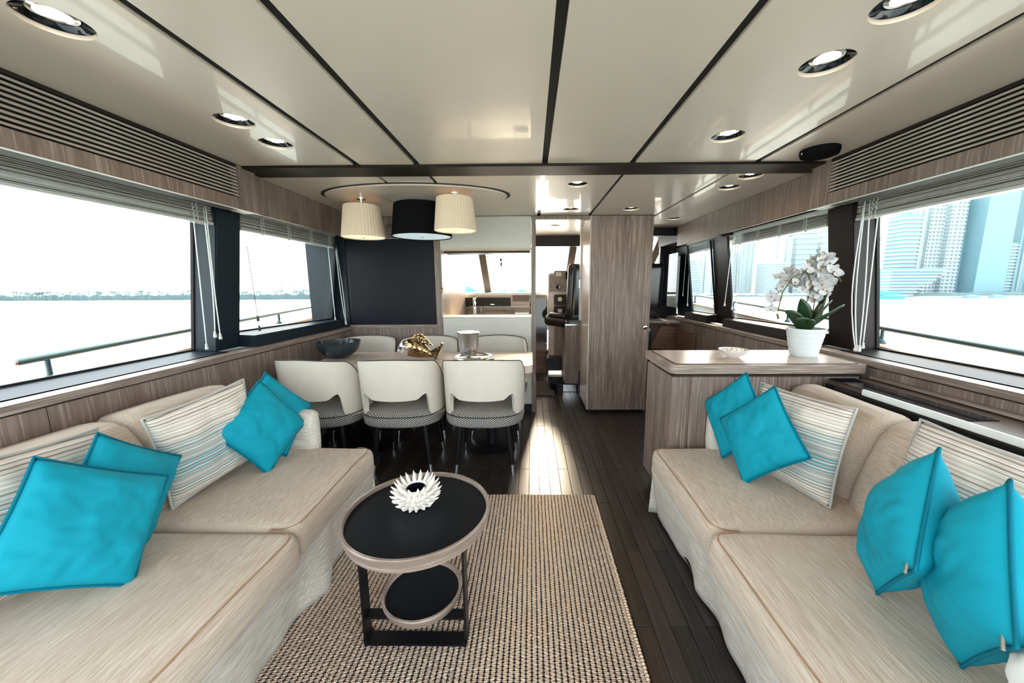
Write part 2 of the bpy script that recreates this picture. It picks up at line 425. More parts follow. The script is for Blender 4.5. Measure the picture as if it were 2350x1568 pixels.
# ------------------------------------------------------------------ floor
floor = struct('floor')
MB().box(-2.1, 2.1, -.9, 5.9, -.06, -.009).build('floor_base', 'groove', floor)
pw_, pl = .0705, .82
pm = {}
def plank(x, y0, y1):
    L_ = round(y1-y0, 3)
    if L_ not in pm:
        o = MB().box(-.0343, .0343, 0, L_-.0025, -.009, 0).build('plank', 'plank', floor, bevel=.0012, seg=1); pm[L_] = o
    else:
        o = pm[L_].copy(); COL.objects.link(o)
    o.location = (x, y0, 0); return o
np_ = 0
for c in range(-26, 27):
    x = c*pw_+.0175
    for r in range(-1, 8):
        y0 = .42+r*pl+(pl/2 if c % 2 else 0); y1 = y0+pl
        if y1 < .4 or y0 > 5.5: continue
        if abs(x) > 1.05 and y1 < 1.95: continue
        if x > 1.15 and y1 < 3.5: continue
        if y0 > BY and (x < -.98 or x > 1.9): continue
        if y0 > 4.9 and abs(x-.3) > .6: continue
        if x > .8 and y0 < 1.9 and y1 < 2.3: continue
        if -.95 < x < .35 and y1 < 2.0: continue      # under the rug
        plank(x, max(y0, .3), min(y1, 5.6)); np_ += 1
for x0, x1 in ((-1.9, -1.05), (-1.05, 1.05), (1.05, 1.9)): pass
MB().box(-2.0, 2.0, -.8, 2.05, -.0088, -.0045).build('floor_board_field', 'black', floor)

# ------------------------------------------------------------------ ceiling
ceiling = struct('ceiling')
MB().box(-2.15, 2.15, -.9, 5.9, H+.075, H+.12).build('ceiling_deck', 'groove', ceiling)
TH = .012
lights = [(-1.214, 1.021), (-1.216, 1.588), (-1.214, 1.829), (.914, 1.0), (.911, 1.241), (.904, 1.792),
          (.314, 2.573), (1.379, 2.415), (1.389, 2.682), (.895, 3.382), (.358, 3.382), (1.47, 3.873)]
LR = .072
def cpanel(x0, x1, y0, y1, z=H):
    hs = [(lx, ly, LR) for lx, ly in lights if x0 < lx < x1 and y0 < ly < y1]
    return panel_with_holes('ceiling_panel', x0, x1, y0, y1, z, TH, hs, 'ceiling', ceiling)
for x0, x1 in ((-1.63, -.990), (-.954, -.652), (-.618, .062), (.094, .546), (.578, 1.234), (1.266, 1.66)):
    cpanel(x0, x1, -.85, 2.135)
for x0, x1 in ((-1.86, -.960), (-.936, -.640), (-.615, .060), (.092, .556), (.582, 1.205), (1.228, 1.86)):
    cpanel(x0, x1, 2.325, BY-.02)
cpanel(1.228, 1.86, BY-.005, 4.45)
MB().box(-1.75, 1.75, -.9, 2.2, H+.02, H+.05).build('groove_backing', 'groove', ceiling) if False else None
MB().box(-1.66, 1.70, 2.14, 2.32, H-.012, H+.03).build('cross_beam', 'beam', ceiling, bevel=.003)
# groove strips closing the gaps above the panels
for gx in (-.972, -.636, .078, .561, 1.251): MB().box(gx-.02, gx+.02, -.85, 2.14, H+.0125, H+.03).build('shadow_gap', 'groove', ceiling)
for gx in (-.948, -.627, .569, 1.216): MB().box(gx-.02, gx+.02, 2.32, BY, H+.0125, H+.03).build('shadow_gap', 'groove', ceiling)
MB().box(.058, .094, 2.34, 3.6, H+.012, H+.03).build('mirror_strip', 'chrome', ceiling)
MB().box(-.9, 1.9, 3.7, 5.62, H+.02, H+.04).build('forward_ceiling_panel', 'ceiling', ceiling) if False else None
fc = panel_with_holes('forward_ceiling_panel', -1.86, 1.226, BY+.045, 5.0, 1.985, TH, [(.27, 4.15, .055)], 'ceiling', ceiling)
MB().box(-1.86, 1.86, 5.0, 5.9, 1.97, 2.04).build('windscreen_header', 'darkbrown', ceiling)
# oval lamp panel
def ellipse(cx, cy, a, b, n=64): return [(cx+a*cos(2*pi*k/n), cy+b*sin(2*pi*k/n)) for k in range(n)]
MB().prism(ellipse(-.853, 2.83, .70, .345), 'z', H-.003, H+.004).build('oval_shadow_gap', 'groove', ceiling)
MB().prism(ellipse(-.853, 2.83, .675, .328), 'z', H-.013, H-.002).build('oval_panel', 'ceiling', ceiling, bevel=.003)

# ------------------------------------------------------------------ walls
def basex(y): return 2.165 - (0 if y <= 2.25 else .115*(min(y, 3.6)-2.25))
def gx(y, z): return basex(y)-.14*(z-.94)
def px_(z): return 2.015-.13*(z-.92)        # inner face of the pillars
WIN = {-1: [(-.75, 2.25, .928), (2.44, 3.585, 1.008)], 1: [(-.75, 2.25, .928), (2.44, 3.60, 1.005), (3.93, 4.50, 1.01)]}
wall = {}
for s, side in ((-1, 'left'), (1, 'right')):
    W_ = struct('wall_'+side); wall[s] = W_
    yend = 3.66 if s < 0 else 5.0
    # lower lining
    MB().box(s*1.87, s*2.2, -.85, yend, 0, .90).build('wall_core', 'darkbrown', W_)
    seams = [-.85, -.2, .55, 1.3, 2.22, 2.42, 3.05, 3.66] if s < 0 else [-.85, .2, 1.1, 1.92, 2.6, 3.3, 4.0, 5.0]
    for a, b in zip(seams[:-1], seams[1:]):
        MB().box(s*1.85, s*1.87, a+.0015, b-.0015, .02, .878).build('wall_panel', 'oak', W_, bevel=.0015, seg=1)
    MB().box(s*1.843, s*1.955, -.85, yend, .884, .918).build('wall_cap', 'oak_y', W_, bevel=.003)
    # upper header behind blind
    MB().box(s*2.00, s*2.2, -.85, yend+.05, 1.765, 2.08).build('window_header', 'frame', W_)
    MB().box(s*1.725, s*2.0, -.85, yend+.05, 1.83, 2.08).build('pelmet_soffit', 'darkbrown', W_)
    MB().box(s*1.70, s*1.72, 2.24, 3.66 if s < 0 else 4.35, 1.775, H-.001).build('pelmet_board', 'oak', W_, bevel=.002)
    # pelmet box near camera with end block
    MB().box(s*1.63, s*1.66, -.85, 2.10, 1.76, 1.822).build('pelmet_fascia', 'oak', W_, bevel=.002)
    MB().box(s*1.63, s*1.66, -.85, 2.10, 1.985, 1.9995).build('pelmet_top_strip', 'darkbrown', W_)
    MB().box(s*1.63, s*1.72, 2.103, 2.24, 1.76, H-.001).build('pelmet_end_block', 'oak', W_, bevel=.002)
    MB().box(s*1.665, s*1.70, -.85, 2.10, 1.80, H-.001).build('pelmet_void', 'groove', W_)
    MB().box(s*1.629, s*1.636, -.85, 2.24, 1.755, 1.7595).build('pelmet_edge', 'blindlite', W_)
    MB().box(s*1.641, s*1.72, -.85, 2.10, 1.757, 1.764).build('pelmet_underside', 'groove', W_)  # matte black paints in the shade beneath the pelmet
    # pillars
    def pillar(y0, y1, name='pillar', mat='frame'):
        b, t = .918, 1.80
        MB().hexa([(s*px_(b), y0, b), (s*(gx(y0, b)+.012), y0, b), (s*(gx(y1, b)+.012), y1, b), (s*px_(b), y1, b)],
                  [(s*px_(t), y0, t), (s*(gx(y0, t)+.012), y0, t), (s*(gx(y1, t)+.012), y1, t), (s*px_(t), y1, t)]).build(name, mat, W_, bevel=.006)
    pillar(2.25, 2.44, mat='frame' if s < 0 else 'darkbrown')
    if s < 0: pillar(3.585, 3.67)
    else: pillar(3.60, 3.93, mat='darkbrown'); pillar(4.50, 4.98)
for s in (-1, 1):
    for i, (y0, y1, zs) in enumerate(WIN[s]):
        Wd = struct('window_%d' % ((0 if s < 0 else 2)+i+1))
        zt = 1.79
        def q(y, z, d): return (s*(gx(y, z)+d), y, z)
        MB().hexa([q(y0, zs-.01, -.004), q(y1, zs-.01, -.004), q(y1, zs-.01, .004), q(y0, zs-.01, .004)],
                  [q(y0, zt, -.004), q(y1, zt, -.004), q(y1, zt, .004), q(y0, zt, .004)]).build('window_pane', 'glass', Wd)
        # sill block
        xi = 1.925 if i == 0 else 1.90
        MB().hexa([(s*xi, y0, .918), (s*(gx(y0, zs)+.03), y0, .918), (s*(gx(y1, zs)+.03), y1, .918), (s*xi, y1, .918)],
                  [(s*(xi+.006), y0, zs-.012), (s*(gx(y0, zs)+.03), y0, zs), (s*(gx(y1, zs)+.03), y1, zs), (s*(xi+.006), y1, zs-.012)]).build('window_sill', 'frame' if s < 0 else 'darkbrown', Wd, bevel=.004)
        # thin gasket around
        g = .008
        for a, b, c, d in ((y0, y1, zs, zs+g), (y0, y0+g, zs, zt), (y1-g, y1, zs, zt)):
            MB().hexa([q(a, c, -.012), q(b, c, -.012), q(b, c, .006), q(a, c, .006)], [q(a, d, -.012), q(b, d, -.012), q(b, d, .006), q(a, d, .006)]).build('window_gasket', 'groove', Wd)

# ventilation louvres: real slats
for s, side in ((-1, 'left'), (1, 'right')):
    t = thing('ventilation_grille', 'long slatted oak air grille above the %s windows' % ('port side, nearer the triple cushion sofa' if s < 0 else 'starboard'), 'grille')
    t['label'] = 'long slatted oak air grille along the left wall' if s < 0 else 'long slatted oak air grille along the right wall'
    sl = None
    for k in range(9):
        z = 1.8295+k*.0178
        if sl is None:
            sl = MB().box(-.0025, .0025, -.85, 2.10, 0, .0082).build('slat', 'oak_slat', t); sl.location = (s*1.634, 0, z)
        else:
            o = sl.copy(); COL.objects.link(o); o.location = (s*1.634, 0, z)

# front bulkhead
wf = struct('wall_front')
y0, y1 = BY, BY+.04
MB().box(-1.86, -.965, y0, y1, 0, .905).build('wall_panel', 'oak', wf)
MB().box(-2.25, -1.86, y0+.001, y1, 0, 2.05).build('corner_panel', 'frame', wf)
MB().box(-1.86, -.955, y0-.008, y1, .905, .937).build('wall_cap', 'oak_x', wf, bevel=.003)
MB().box(-1.86, -.965, y0+.012, y1, .937, 1.79).build('recess_back', 'black', wf)
MB().box(-1.86, -.955, y0, y1, 1.79, 1.802).build('wall_trim', 'oak', wf)
MB().box(-1.86, -.955, y0+.005, y1, 1.802, H-.001).build('vent_surround', 'oak', wf)
MB().box(-.965, -.905, y0-.006, y1, .10, 1.80).build('wall_strip', 'oak', wf, bevel=.002)
MB().box(-.903, .003, y0, y1, 1.70, H-.001).build('upper_panel', 'plaster', wf, bevel=.002)
MB().box(-.903, .003, y0, y1, .09, 1.01).build('lower_panel', 'plaster', wf, bevel=.002)
MB().box(-1.86, .05, y0+.012, y1+.01, 0, .10).build('plinth', 'black', wf)
MB().box(.004, .048, y0-.010, y1+.03, .0, H-.001).build('door_post', 'oak', wf, bevel=.002)
MB().box(.048, .60, y0-.005, y1+.03, 1.965, H-.001).build('door_header', 'oak', wf)
# hatch reveals
for a in ((-.903, .003, y0-.002, y1+.25, 1.000, 1.012), (-.903, .003, y0-.002, y1+.25, 1.672, 1.70), (-.915, -.900, y0-.002, y1+.25, 1.0, 1.70), (0, .012, y0, y1+.25, 1.0, 1.70)):
    MB().box(*a).build('hatch_reveal', 'oak_pale', wf)
MB().box(-.88, -.01, y1+.02, y1+.22, 1.655, 1.672).build('hatch_light_rail', 'darkbrown', wf)
tv = MB().box(-1.825, -.968, BY-.006, BY+.010, .94, 1.788).build('roller_screen', 'screen', None, bevel=.003)
tag(tv, 'black blank screen panel filling the forward wall behind dining chairs', 'screen')
vg = thing('wall_vent', 'small slatted vent above the black screen, partly behind drum lamps', 'vent')
MB().box(-1.43, -.94, BY-.001, BY+.004, 1.812, 1.925).build('vent_back', 'groove', vg)
for k in range(7): MB().box(-1.43, -.94, BY-.010, BY-.002, 1.818+k*.0155, 1.825+k*.0155).build('slat', 'oak_x', vg)

# cupboard with flush plank doors beside the doorway
cb = thing('tall_cupboard', 'tall floor to ceiling oak cupboard with small round knob beside doorway', 'cupboard')
MB().box(.600, 1.195, BY+.012, BY+.50, .035, H-.002).build('body', 'oak_dark', cb)
for a, b in ((.590, .7006), (.7014, .8386), (.8394, .9786), (.9794, 1.1186), (1.1194, 1.197)):
    MB().box(a, b, BY-.012, BY+.011, .03, H-.003).build('front_board', 'oak', cb, bevel=.0012, seg=1)
MB().box(.578, .590, BY-.014, BY+.5, .03, H-.003).build('side_trim', 'oak_pale', cb)
k = MB().lathe([(0, 0), (.011, 0), (.011, .018), (.020, .022), (.020, .028), (.012, .031), (0, .031)], 20).build('knob', 'chrome', cb, smooth='auto')
k.rotation_euler = (pi/2, 0, 0); k.location = (1.150, BY-.012, .905)
MB().box(.62, 1.18, BY+.03, BY+.5, 0, .035).build('plinth', 'black', cb)

# ------------------------------------------------------------------ galley and helm beyond
fr = thing('refrigerator', 'pale built-in fridge column seen edge-on inside the doorway', 'refrigerator')
MB().box(.560, .99, BY+.52, 4.28, .92, 1.40).build('door', 'fridge', fr, bevel=.006)
MB().box(.560, .99, BY+.52, 4.28, 1.405, 1.98).build('door', 'fridge', fr, bevel=.006)
MB().box(.552, .560, BY+.56, BY+.575, 1.30, 1.39).build('handle', 'steel', fr)
MB().box(.556, .99, BY+.52, 4.28, .32, .915).build('lower_door', 'oak', fr, bevel=.004)
MB().box(.575, .99, BY+.53, 4.27, .0, .315).build('plinth', 'black', fr)
hc = thing('engine_box_cabinet', 'narrow oak cabinet box beneath the black helm seat', 'cabinet', (.52, 4.62, 0))
MB().box(-.10, .26, -.20, .30, .10, .84).build('body', 'oak', hc, bevel=.004)
MB().box(-.105, .265, -.205, .30, .84, .856).build('top', 'steel', hc, bevel=.002)
st = thing('chrome_edged_step', 'low curved black step with polished metal edge inside doorway', 'step', (.42, 4.62, 0))
pts = [(-.19+.0*k, -.05) for k in range(1)]+[(-.19+.12*(1-cos(a)), -.05-.16*sin(a)) for a in [pi/2*k/8 for k in range(1, 9)]]+[(.2, -.21), (.2, .3), (-.19, .3)]
MB().prism(pts, 'z', 0, .085).build('step_body', 'black', st)
MB().prism([(x*1.01, y*1.01) for x, y in pts], 'z', .085, .095).build('step_top', 'blackgloss', st)
MB().box(-.02, .17, -.222, -.208, .005, .09).build('kick_plate', 'chrome', st)
def helm_seat(loc, label):
    t = thing('helm_chair', label, 'seat', loc)
    rbox(-.24, .24, -.22, .25, 0, .16, .07, puff=.02).build('cushion', 'seatblack', t, smooth=True)
    b = rbox(-.23, .23, -.05, .07, 0, .70, .055, n=10).build('backrest', 'seatblack', t, smooth=True); b.location = (0, -.23, .10); b.rotation_euler = (.06, 0, 0)
    for sx in (-1, 1): rbox(sx*.22-.035, sx*.22+.035, -.2, .12, .12, .19, .03, n=6).build('armrest', 'seatblack', t, smooth=True)
    MB().lathe([(.05, -.28), (.05, -.02), (.12, 0)], 16).build('pedestal', 'steel', t, smooth='auto')
    return t
hs1 = helm_seat((.49, 4.80, .79), 'black leather helm seat seen in profile through the doorway')
hs2 = helm_seat((1.42, 4.95, .80), 'second black helm seat, half hidden behind the tall cupboard')
hs1.rotation_euler = (0, 0, .65); hs2.rotation_euler = (0, 0, .2)
cn = thing('helm_console', 'rounded oak helm console with dark dials and small display', 'console', (.42, 5.12, 0))
def rrect(x0, x1, z0, z1, r, n=5):
    P = []
    for cx, cz, a0 in ((x1-r, z1-r, 0), (x0+r, z1-r, pi/2), (x0+r, z0+r, pi), (x1-r, z0+r, 1.5*pi)):
        P += [(cx+r*cos(a0+pi/2*k/n), cz+r*sin(a0+pi/2*k/n)) for k in range(n+1)]
    return P
MB().prism(rrect(-.18, .24, .74, 1.50, .045), 'y', 0, .12).build('body', 'oak_pale', cn)
MB().prism(rrect(-.165, .235, 1.24, 1.47, .02), 'y', -.012, 0).build('upper_plate', 'oak_y', cn)
MB().prism(rrect(-.10, .24, 1.38, 1.53, .02), 'y', -.018, .06).build('display_housing', 'oak_y', cn)
MB().prism(rrect(-.10, .235, 1.05, 1.20, .02), 'y', -.012, 0).build('dial_panel', 'darkbrown', cn)
MB().prism(rrect(-.10, .235, .885, 1.045, .02), 'y', -.012, 0).build('switch_panel', 'darkbrown', cn)
MB().box(-.075, .0, -.024, -.018, 1.455, 1.51).build('display', 'display', cn)
MB().box(.06, .20, -.024, -.018, 1.41, 1.51).build('dark_display', 'blackgloss', cn)
g_ = MB().lathe([(0, 0), (.030, 0), (.030, .006), (0, .006)], 18).build('gauge', 'gauge', cn); g_.rotation_euler = (pi/2, 0, 0); g_.location = (-.015, -.012, 1.135)
g_ = MB().lathe([(0, 0), (.036, 0), (.036, .008), (.028, .01), (0, .008)], 18).build('gauge', 'blackgloss', cn); g_.rotation_euler = (pi/2, 0, 0); g_.location = (-.035, -.012, 1.30)
MB().box(-.045, .015, -.018, -.010, .955, .995).build('switch', 'display', cn)
MB().box(.085, .105, -.020, -.010, 1.10, 1.12).build('warning_lamp', 'amber', cn)
MB().box(-.09, .20, .03, .30, .25, .76).build('leg_panel', 'oak', cn)
MB().box(-.17, -.09, .06, .30, .30, .76).build('side_panel', 'oak_pale', cn)
MB().box(-.20, .16, -.15, .3, .14, .32).build('foot_step', 'black', cn)
dp = thing('companionway_hatch', 'glossy black hatch panel at floor-left inside the doorway', 'hatch', (.14, 5.34, 0))
MB().box(-.20, .10, 0, .03, .46, 1.14).build('panel', 'blackgloss', dp, bevel=.01)
MB().box(-.20, .10, .02, .05, 1.14, 1.20).build('ledge', 'oak_x', dp)
MB().box(-.20, .10, .01, .04, .36, .46).build('sill', 'oak_x', dp)
MB().box(-.20, .12, .05, .10, .0, .36).build('lower_board', 'walnut', dp)
mt = MB().box(-.005, .285, 4.24, 4.86, .001, .014).build('door_mat', 'carpet', None, bevel=.004); tag(mt, 'small grey mat on the floor inside the doorway', 'mat')
# galley counter
gc = thing('galley_counter', 'galley worktop seen through the serving hatch', 'counter', (-.9, 4.0, 0))
MB().box(-.05, .90, -.02, .55, .93, .965).build('worktop', 'counter', gc, bevel=.004)
MB().box(-.03, .88, 0, .55, 0, .93).build('body', 'oak', gc)
MB().box(-.30, -.05, -.27, 1.25, 0, H-.03).build('side_wall', 'oak_pale', gc)
fa = thing('faucet', 'chrome mixer tap standing behind the serving hatch', 'faucet', (-.665, 4.25, .965))
MB().lathe([(.022, 0), (.022, .006), (.018, .012), (.018, .19), (.020, .20), (.020, .215), (0, .22)], 18).build('column', 'chrome', fa, smooth='auto')
MB().tube([(0, 0, .165), (.02, -.06, .17), (.02, -.13, .16), (.02, -.15, .13)], .011).build('spout', 'chrome', fa, smooth='auto')
MB().tube([(0, 0, .215), (.035, 0, .25), (.06, 0, .262)], .006).build('lever', 'chrome', fa, smooth='auto')
gg = MB().box(-.88, -.02, 4.52, 4.528, .966, 1.075).build('glass_splash_guard', 'glass', None); tag(gg, 'low clear glass guard on the galley worktop', 'glass guard')
gj = thing('glass_jar', 'square glass container at right end of the galley worktop', 'jar', (-.07, 4.33, .965))
MB().box(-.13, .05, -.05, .05, 0, .085).build('body', 'glass', gj); MB().box(-.12, .04, -.04, .04, .001, .035).build('contents', 'oak_pale', gj)
fd = thing('forward_drawers', 'dark drawer fronts under the windscreen seen through the hatch', 'drawers', (0, 5.3, 0))
MB().box(-1.2, -.02, .02, .3, .30, 1.19).build('body', 'oak_pale', fd)
for a, b in ((-1.175, -.85), (-.84, -.30)): 
    d_ = MB().box(a, b, -.0, .02, 1.02, 1.155).build('drawer', 'darkbrown', fd, bevel=.003)
    MB().box((a+b)/2-.03, (a+b)/2+.03, -.008, 0, 1.05, 1.062).build('handle', 'chrome', d_)
MB().box(-.27, -.03, -.0, .02, 1.10, 1.19).build('drawer', 'walnut', fd)
MB().box(-1.19, -.03, -.002, .019, .90, 1.01).build('lower_front', 'oak_x', fd)
dash = MB().box(-1.9, 1.9, 5.33, 5.72, 1.19, 1.225).build('dashboard', 'hull', None, bevel=.005); tag(dash, 'white dashboard shelf along the base of the windscreen', 'dashboard')
bc = MB().box(.05, 1.15, 4.98, 5.01, 1.845, 2.02).build('valance_board', 'darkbrown', None, bevel=.003); tag(bc, 'dark brown valance board over the windscreen beyond doorway', 'valance')
# windscreen
ws = struct('window_7')
def wsy(z): return FY-.55*(z-1.22)
for a, b in ((-1.95, -.70), (-.62, .50), (.58, 1.30), (1.38, 1.95)):
    MB().hexa([(a, wsy(1.22)-.004, 1.22), (b, wsy(1.22)-.004, 1.22), (b, wsy(1.22)+.004, 1.22), (a, wsy(1.22)+.004, 1.22)],
              [(a, wsy(2)-.004, 2), (b, wsy(2)-.004, 2), (b, wsy(2)+.004, 2), (a, wsy(2)+.004, 2)]).build('window_pane', 'glass', ws)
for a, dx in ((-.66, -.06), (.54, .07), (1.62, .22), (-1.95, 0), (1.95, 0)):
    MB().hexa([(a-.05, wsy(1.2)-.04, 1.2), (a+.05, wsy(1.2)-.04, 1.2), (a+.05, wsy(1.2)+.03, 1.2), (a-.05, wsy(1.2)+.03, 1.2)],
              [(a+dx-.05, wsy(2)-.04, 2), (a+dx+.05, wsy(2)-.04, 2), (a+dx+.05, wsy(2)+.03, 2), (a+dx-.05, wsy(2)+.03, 2)]).build('windscreen_mullion', 'mullion', ws, bevel=.006)
MB().box(-1.95, -.02, 5.2, 5.26, 1.80, 2.0).build('windscreen_blind_box', 'darkbrown', ws)
ho = thing('hanging_ornament', 'tiny dark ornament hanging in front of the windscreen, above the faucet', 'ornament', (-.43, 5.25, 1.66))
MB().tube([(0, 0, .04), (0, 0, .12)], .002, 5).build('string', 'cord_dark', ho); MB().ell((0, 0, .03), (.016, .012, .022), 10, 6).build('bead', 'black', ho, smooth=True); MB().ell((.004, 0, -.03), (.012, .010, .038), 10, 6).build('tassel', 'black', ho, smooth=True)
hp = thing('hatch_pull_cord', 'dark pull cord with brass knob at the left edge of the hatch', 'cord', (-.897, 3.66, 1.29))
MB().tube([(0, 0, .02), (.002, 0, .36)], .003, 6).build('cord', 'cord_dark', hp); MB().lathe([(0, -.03), (.012, -.022), (.009, -.006), (.013, .006), (.006, .022), (0, .024)], 14).build('knob', 'gold', hp, smooth='auto')
# starboard side-door zone
sd = thing('side_door_frame', 'black side door frame beyond the tall cupboard', 'door frame', (0, 0, 0))
MB().box(1.74, 2.0, 5.0, 5.06, .90, 2.02).build('post', 'black', sd)
MB().box(1.19, 2.0, 4.45, 4.52, 1.905, 2.02).build('header', 'black', sd)
MB().box(1.19, 2.0, 4.95, 5.06, .86, .94).build('sill', 'black', sd)
MB().box(1.80, 1.83, 4.55, 4.98, 1.05, 1.72).build('side_pane', 'blackgloss', sd)
cc = thing('side_console', 'angular oak side console below the black door frame', 'console', (0, 0, 0))
MB().prism([(1.2, .0), (1.84, .0), (1.84, .80), (1.66, .86), (1.2, .86)], 'y', 4.55, 4.9).build('body', 'oak_dark', cc)
MB().prism([(1.50, .54), (1.84, .50), (1.84, .80), (1.68, .82), (1.62, .82)], 'y', 4.50, 4.549).build('angled_panel', 'walnut', cc, bevel=.003)
MB().box(1.2, 1.84, 4.46, 4.9, .86, .885).build('top', 'oak_x', cc, bevel=.003)
MB().box(1.45, 1.82, 4.49, 4.548, .30, .52).build('lower_panel', 'oak', cc)
MB().prism([(1.80, .3), (1.80, .78), (1.83, .78), (1.845, .3)], 'y', 4.0, 4.45).build('side_panel', 'walnut', cc)
hr = thing('grab_rail', 'curved black grab rail beside the tall cupboard', 'rail', (0, 0, 0))
MB().tube([(1.10, 4.22, .80), (1.25, 4.20, .865), (1.33, 4.19, .85), (1.375, 4.18, .79), (1.38, 4.18, .55), (1.38, 4.18, .0)], .026, 10).build('rail', 'seatblack', hr, smooth=True)

# ------------------------------------------------------------------ downlights, speaker
def downlight_proto():
    t = thing('downlight', 'x', 'downlight', (0, 0, H), group='recessed ceiling downlights')
    MB().lathe([(LR+.002, TH), (LR-.002, TH+.004), (LR-.012, TH+.03), (.045, TH+.032), (0, TH+.033)], 40, caps=False).build('housing', 'blackgloss', t, smooth='auto', fix=False)
    MB().lathe([(.043, .026), (.045, .018), (.034, .016), (.032, .024), (.043, .026)], 32, caps=False).build('lamp_ring', 'chrome', t, smooth='auto')
    MB().lathe([(0, .020), (.032, .020), (.032, .026), (0, .026)], 32).build('bulb', 'bulb', t)
    return t
LBL = ['round recessed downlight at the top left corner of the saloon ceiling', 'round recessed downlight, nearer one of the close pair above left windows',
       'round recessed downlight, farther one of the close pair above left windows', 'large-looking downlight at the right, cut off by the frame top',
       'round downlight on right ceiling, between the cut-off one and the farther one', 'round downlight on right ceiling nearest the dark cross beam',
       'downlight just past the beam on the glowing strip before the doorway', 'nearer of two downlights close together above the right window pelmet',
       'farther of two downlights close together above the right window pelmet', 'small downlight above the tall oak cupboard',
       'small downlight above the doorway header', 'small downlight in the passage right of the tall cupboard']
dl = None
def spot(x, y, z, e):
    l = bpy.data.lights.new('downlight_beam', 'SPOT'); l.energy = e; l.spot_size = radians(150); l.spot_blend = .6; l.color = (1, .50, .17); l.shadow_soft_size = .03
    o = bpy.data.objects.new('downlight_beam', l); COL.objects.link(o); o.location = (x, y, z)
for (x, y), lb in zip(lights, LBL):
    if dl is None: dl = downlight_proto(); dl.location = (x, y, H); dl['label'] = lb
    else: dup(dl, (x, y, H), label=lb)
    spot(x, y, H+.015, 1.0)
d2 = dup(dl, (.27, 4.15, 1.985), label='downlight beyond the doorway, over the galley floor'); d2.scale = (.76, .76, .9); spot(.27, 4.15, 1.99, 2.5)
sp = thing('ceiling_speaker', 'low black round ceiling speaker beside the right air grille', 'speaker', (1.455, 1.96, H))
MB().lathe([(.083, 0), (.085, -.012), (.080, -.030), (.070, -.034)], 40).build('rim', 'shade_black', sp, smooth='auto')
MB().lathe([(.069, -.033), (.05, -.037), (0, -.038)], 36).build('mesh_cover', 'shade_black', sp, smooth='auto')
MB().box(-.088, -.082, -.005, .005, -.026, -.016).build('indicator', 'chrome', sp)

# ------------------------------------------------------------------ blinds
def blind(s, y0, y1, label, zt=1.815, zb=1.70, ladders=3, cords=(), railmat='blindlite'):
    t = thing('venetian_blind', label, 'blind', (0, 0, 0))
    X = 1.95
    MB().box(s*(X-.03), s*(X+.03), y0, y1, zt-.004, zt+.028).build('head_rail', railmat, t, bevel=.002)
    mb = MB(); n = 13
    for k in range(n):
        z = zb+.016+k*(zt-zb-.02)/n; th = radians(random.uniform(-7, 9)); dz = .024*sin(th)
        j = random.uniform(-.001, .001)
        mb.hexa([(s*(X-.025), y0+.004, z+dz+j), (s*(X+.025), y0+.004, z-dz+j), (s*(X+.025), y1-.004, z-dz), (s*(X-.025), y1-.004, z+dz)],
                [(s*(X-.025), y0+.004, z+dz+.003+j), (s*(X+.025), y0+.004, z-dz+.003+j), (s*(X+.025), y1-.004, z-dz+.003), (s*(X-.025), y1-.004, z+dz+.003)])
    mb.build('slats', 'blind', t, kind='stuff')
    MB().box(s*(X-.027), s*(X+.027), y0, y1, zb, zb+.013).build('bottom_rail', 'blindlite', t, bevel=.002)
    for k in range(ladders):
        y = y0+(y1-y0)*(k+.22)/ladders if ladders > 1 else (y0+y1)/2
        y = y1-.12-(y1-y0-.2)*k/max(ladders-.6, 1)
        lb = MB()
        for dy in (-.012, .012):
            pts = [(s*(X-.031+.003*sin(q*2.4)), y+dy+.004*sin(q*1.9), zt-(zt-zb)*q/14) for q in range(15)]
            lb.tube(pts, .0016, 5)
        lb.build('ladder_cord', 'cord', t)
        MB().ell((s*(X-.02), y, zb-.004), (.008, .010, .005), 8, 4).build('button', 'blindlite', t, smooth=True)
    for path, dark in cords:
        c = MB().tube(path, .0032 if not dark else .002, 6).build('pull_cord', 'cord' if not dark else 'cord_dark', t, smooth=True)
        e = path[-1]; MB().lathe([(.004, .026), (.007, .018), (.006, .010), (.010, .0), (.008, -.012), (0, -.013)], 10, e).build('tassel', 'blindlite' if not dark else 'cord_dark', c, smooth='auto')
    return t
def curve(a, b, sag, n=8, ax=1):
    P = []
    for k in range(n+1):
        t = k/n; p = [a[i]+(b[i]-a[i])*t for i in range(3)]; p[ax] += sag*sin(pi*t)*(.4+.9*t); P.append(tuple(p))
    return P
blind(-1, -.7, 2.25, 'raised venetian blind over the near left window', cords=[
    (curve((-1.93, 2.20, 1.80), (-1.93, 2.16, 1.035), .012), 0), (curve((-1.925, 2.21, 1.80), (-1.925, 2.19, 1.02), -.005), 0), (curve((-1.99, 2.19, 1.72), (-2.02, 2.19, .955), 0), 0)])
blind(-1, 2.46, 3.64, 'raised venetian blind over the far left window beside screen', ladders=4, cords=[
    (curve((-1.93, 2.50, 1.60), (-1.93, 2.52, 1.10), .0), 1), (curve((-1.935, 2.52, 1.10), (-1.935, 2.53, 1.03), 0), 1),
    (curve((-1.905, 3.60, 1.76), (-1.875, 3.62, .955), .02), 0), (curve((-1.90, 3.58, 1.76), (-1.88, 3.62, .965), -.02), 0), (curve((-1.96, 3.56, 1.72), (-1.95, 3.56, 1.0), 0), 0)])
blind(1, -.7, 2.25, 'raised venetian blind over the near right window', cords=[
    (curve((1.92, 2.20, 1.80), (1.93, 2.14, .945), .05), 0), (curve((1.915, 2.19, 1.80), (1.935, 2.135, .945), .03), 0), (curve((1.925, 2.17, 1.80), (1.94, 2.125, .945), -.01), 0),
    (curve((1.99, 2.18, 1.72), (2.0, 2.17, .955), 0), 0)])
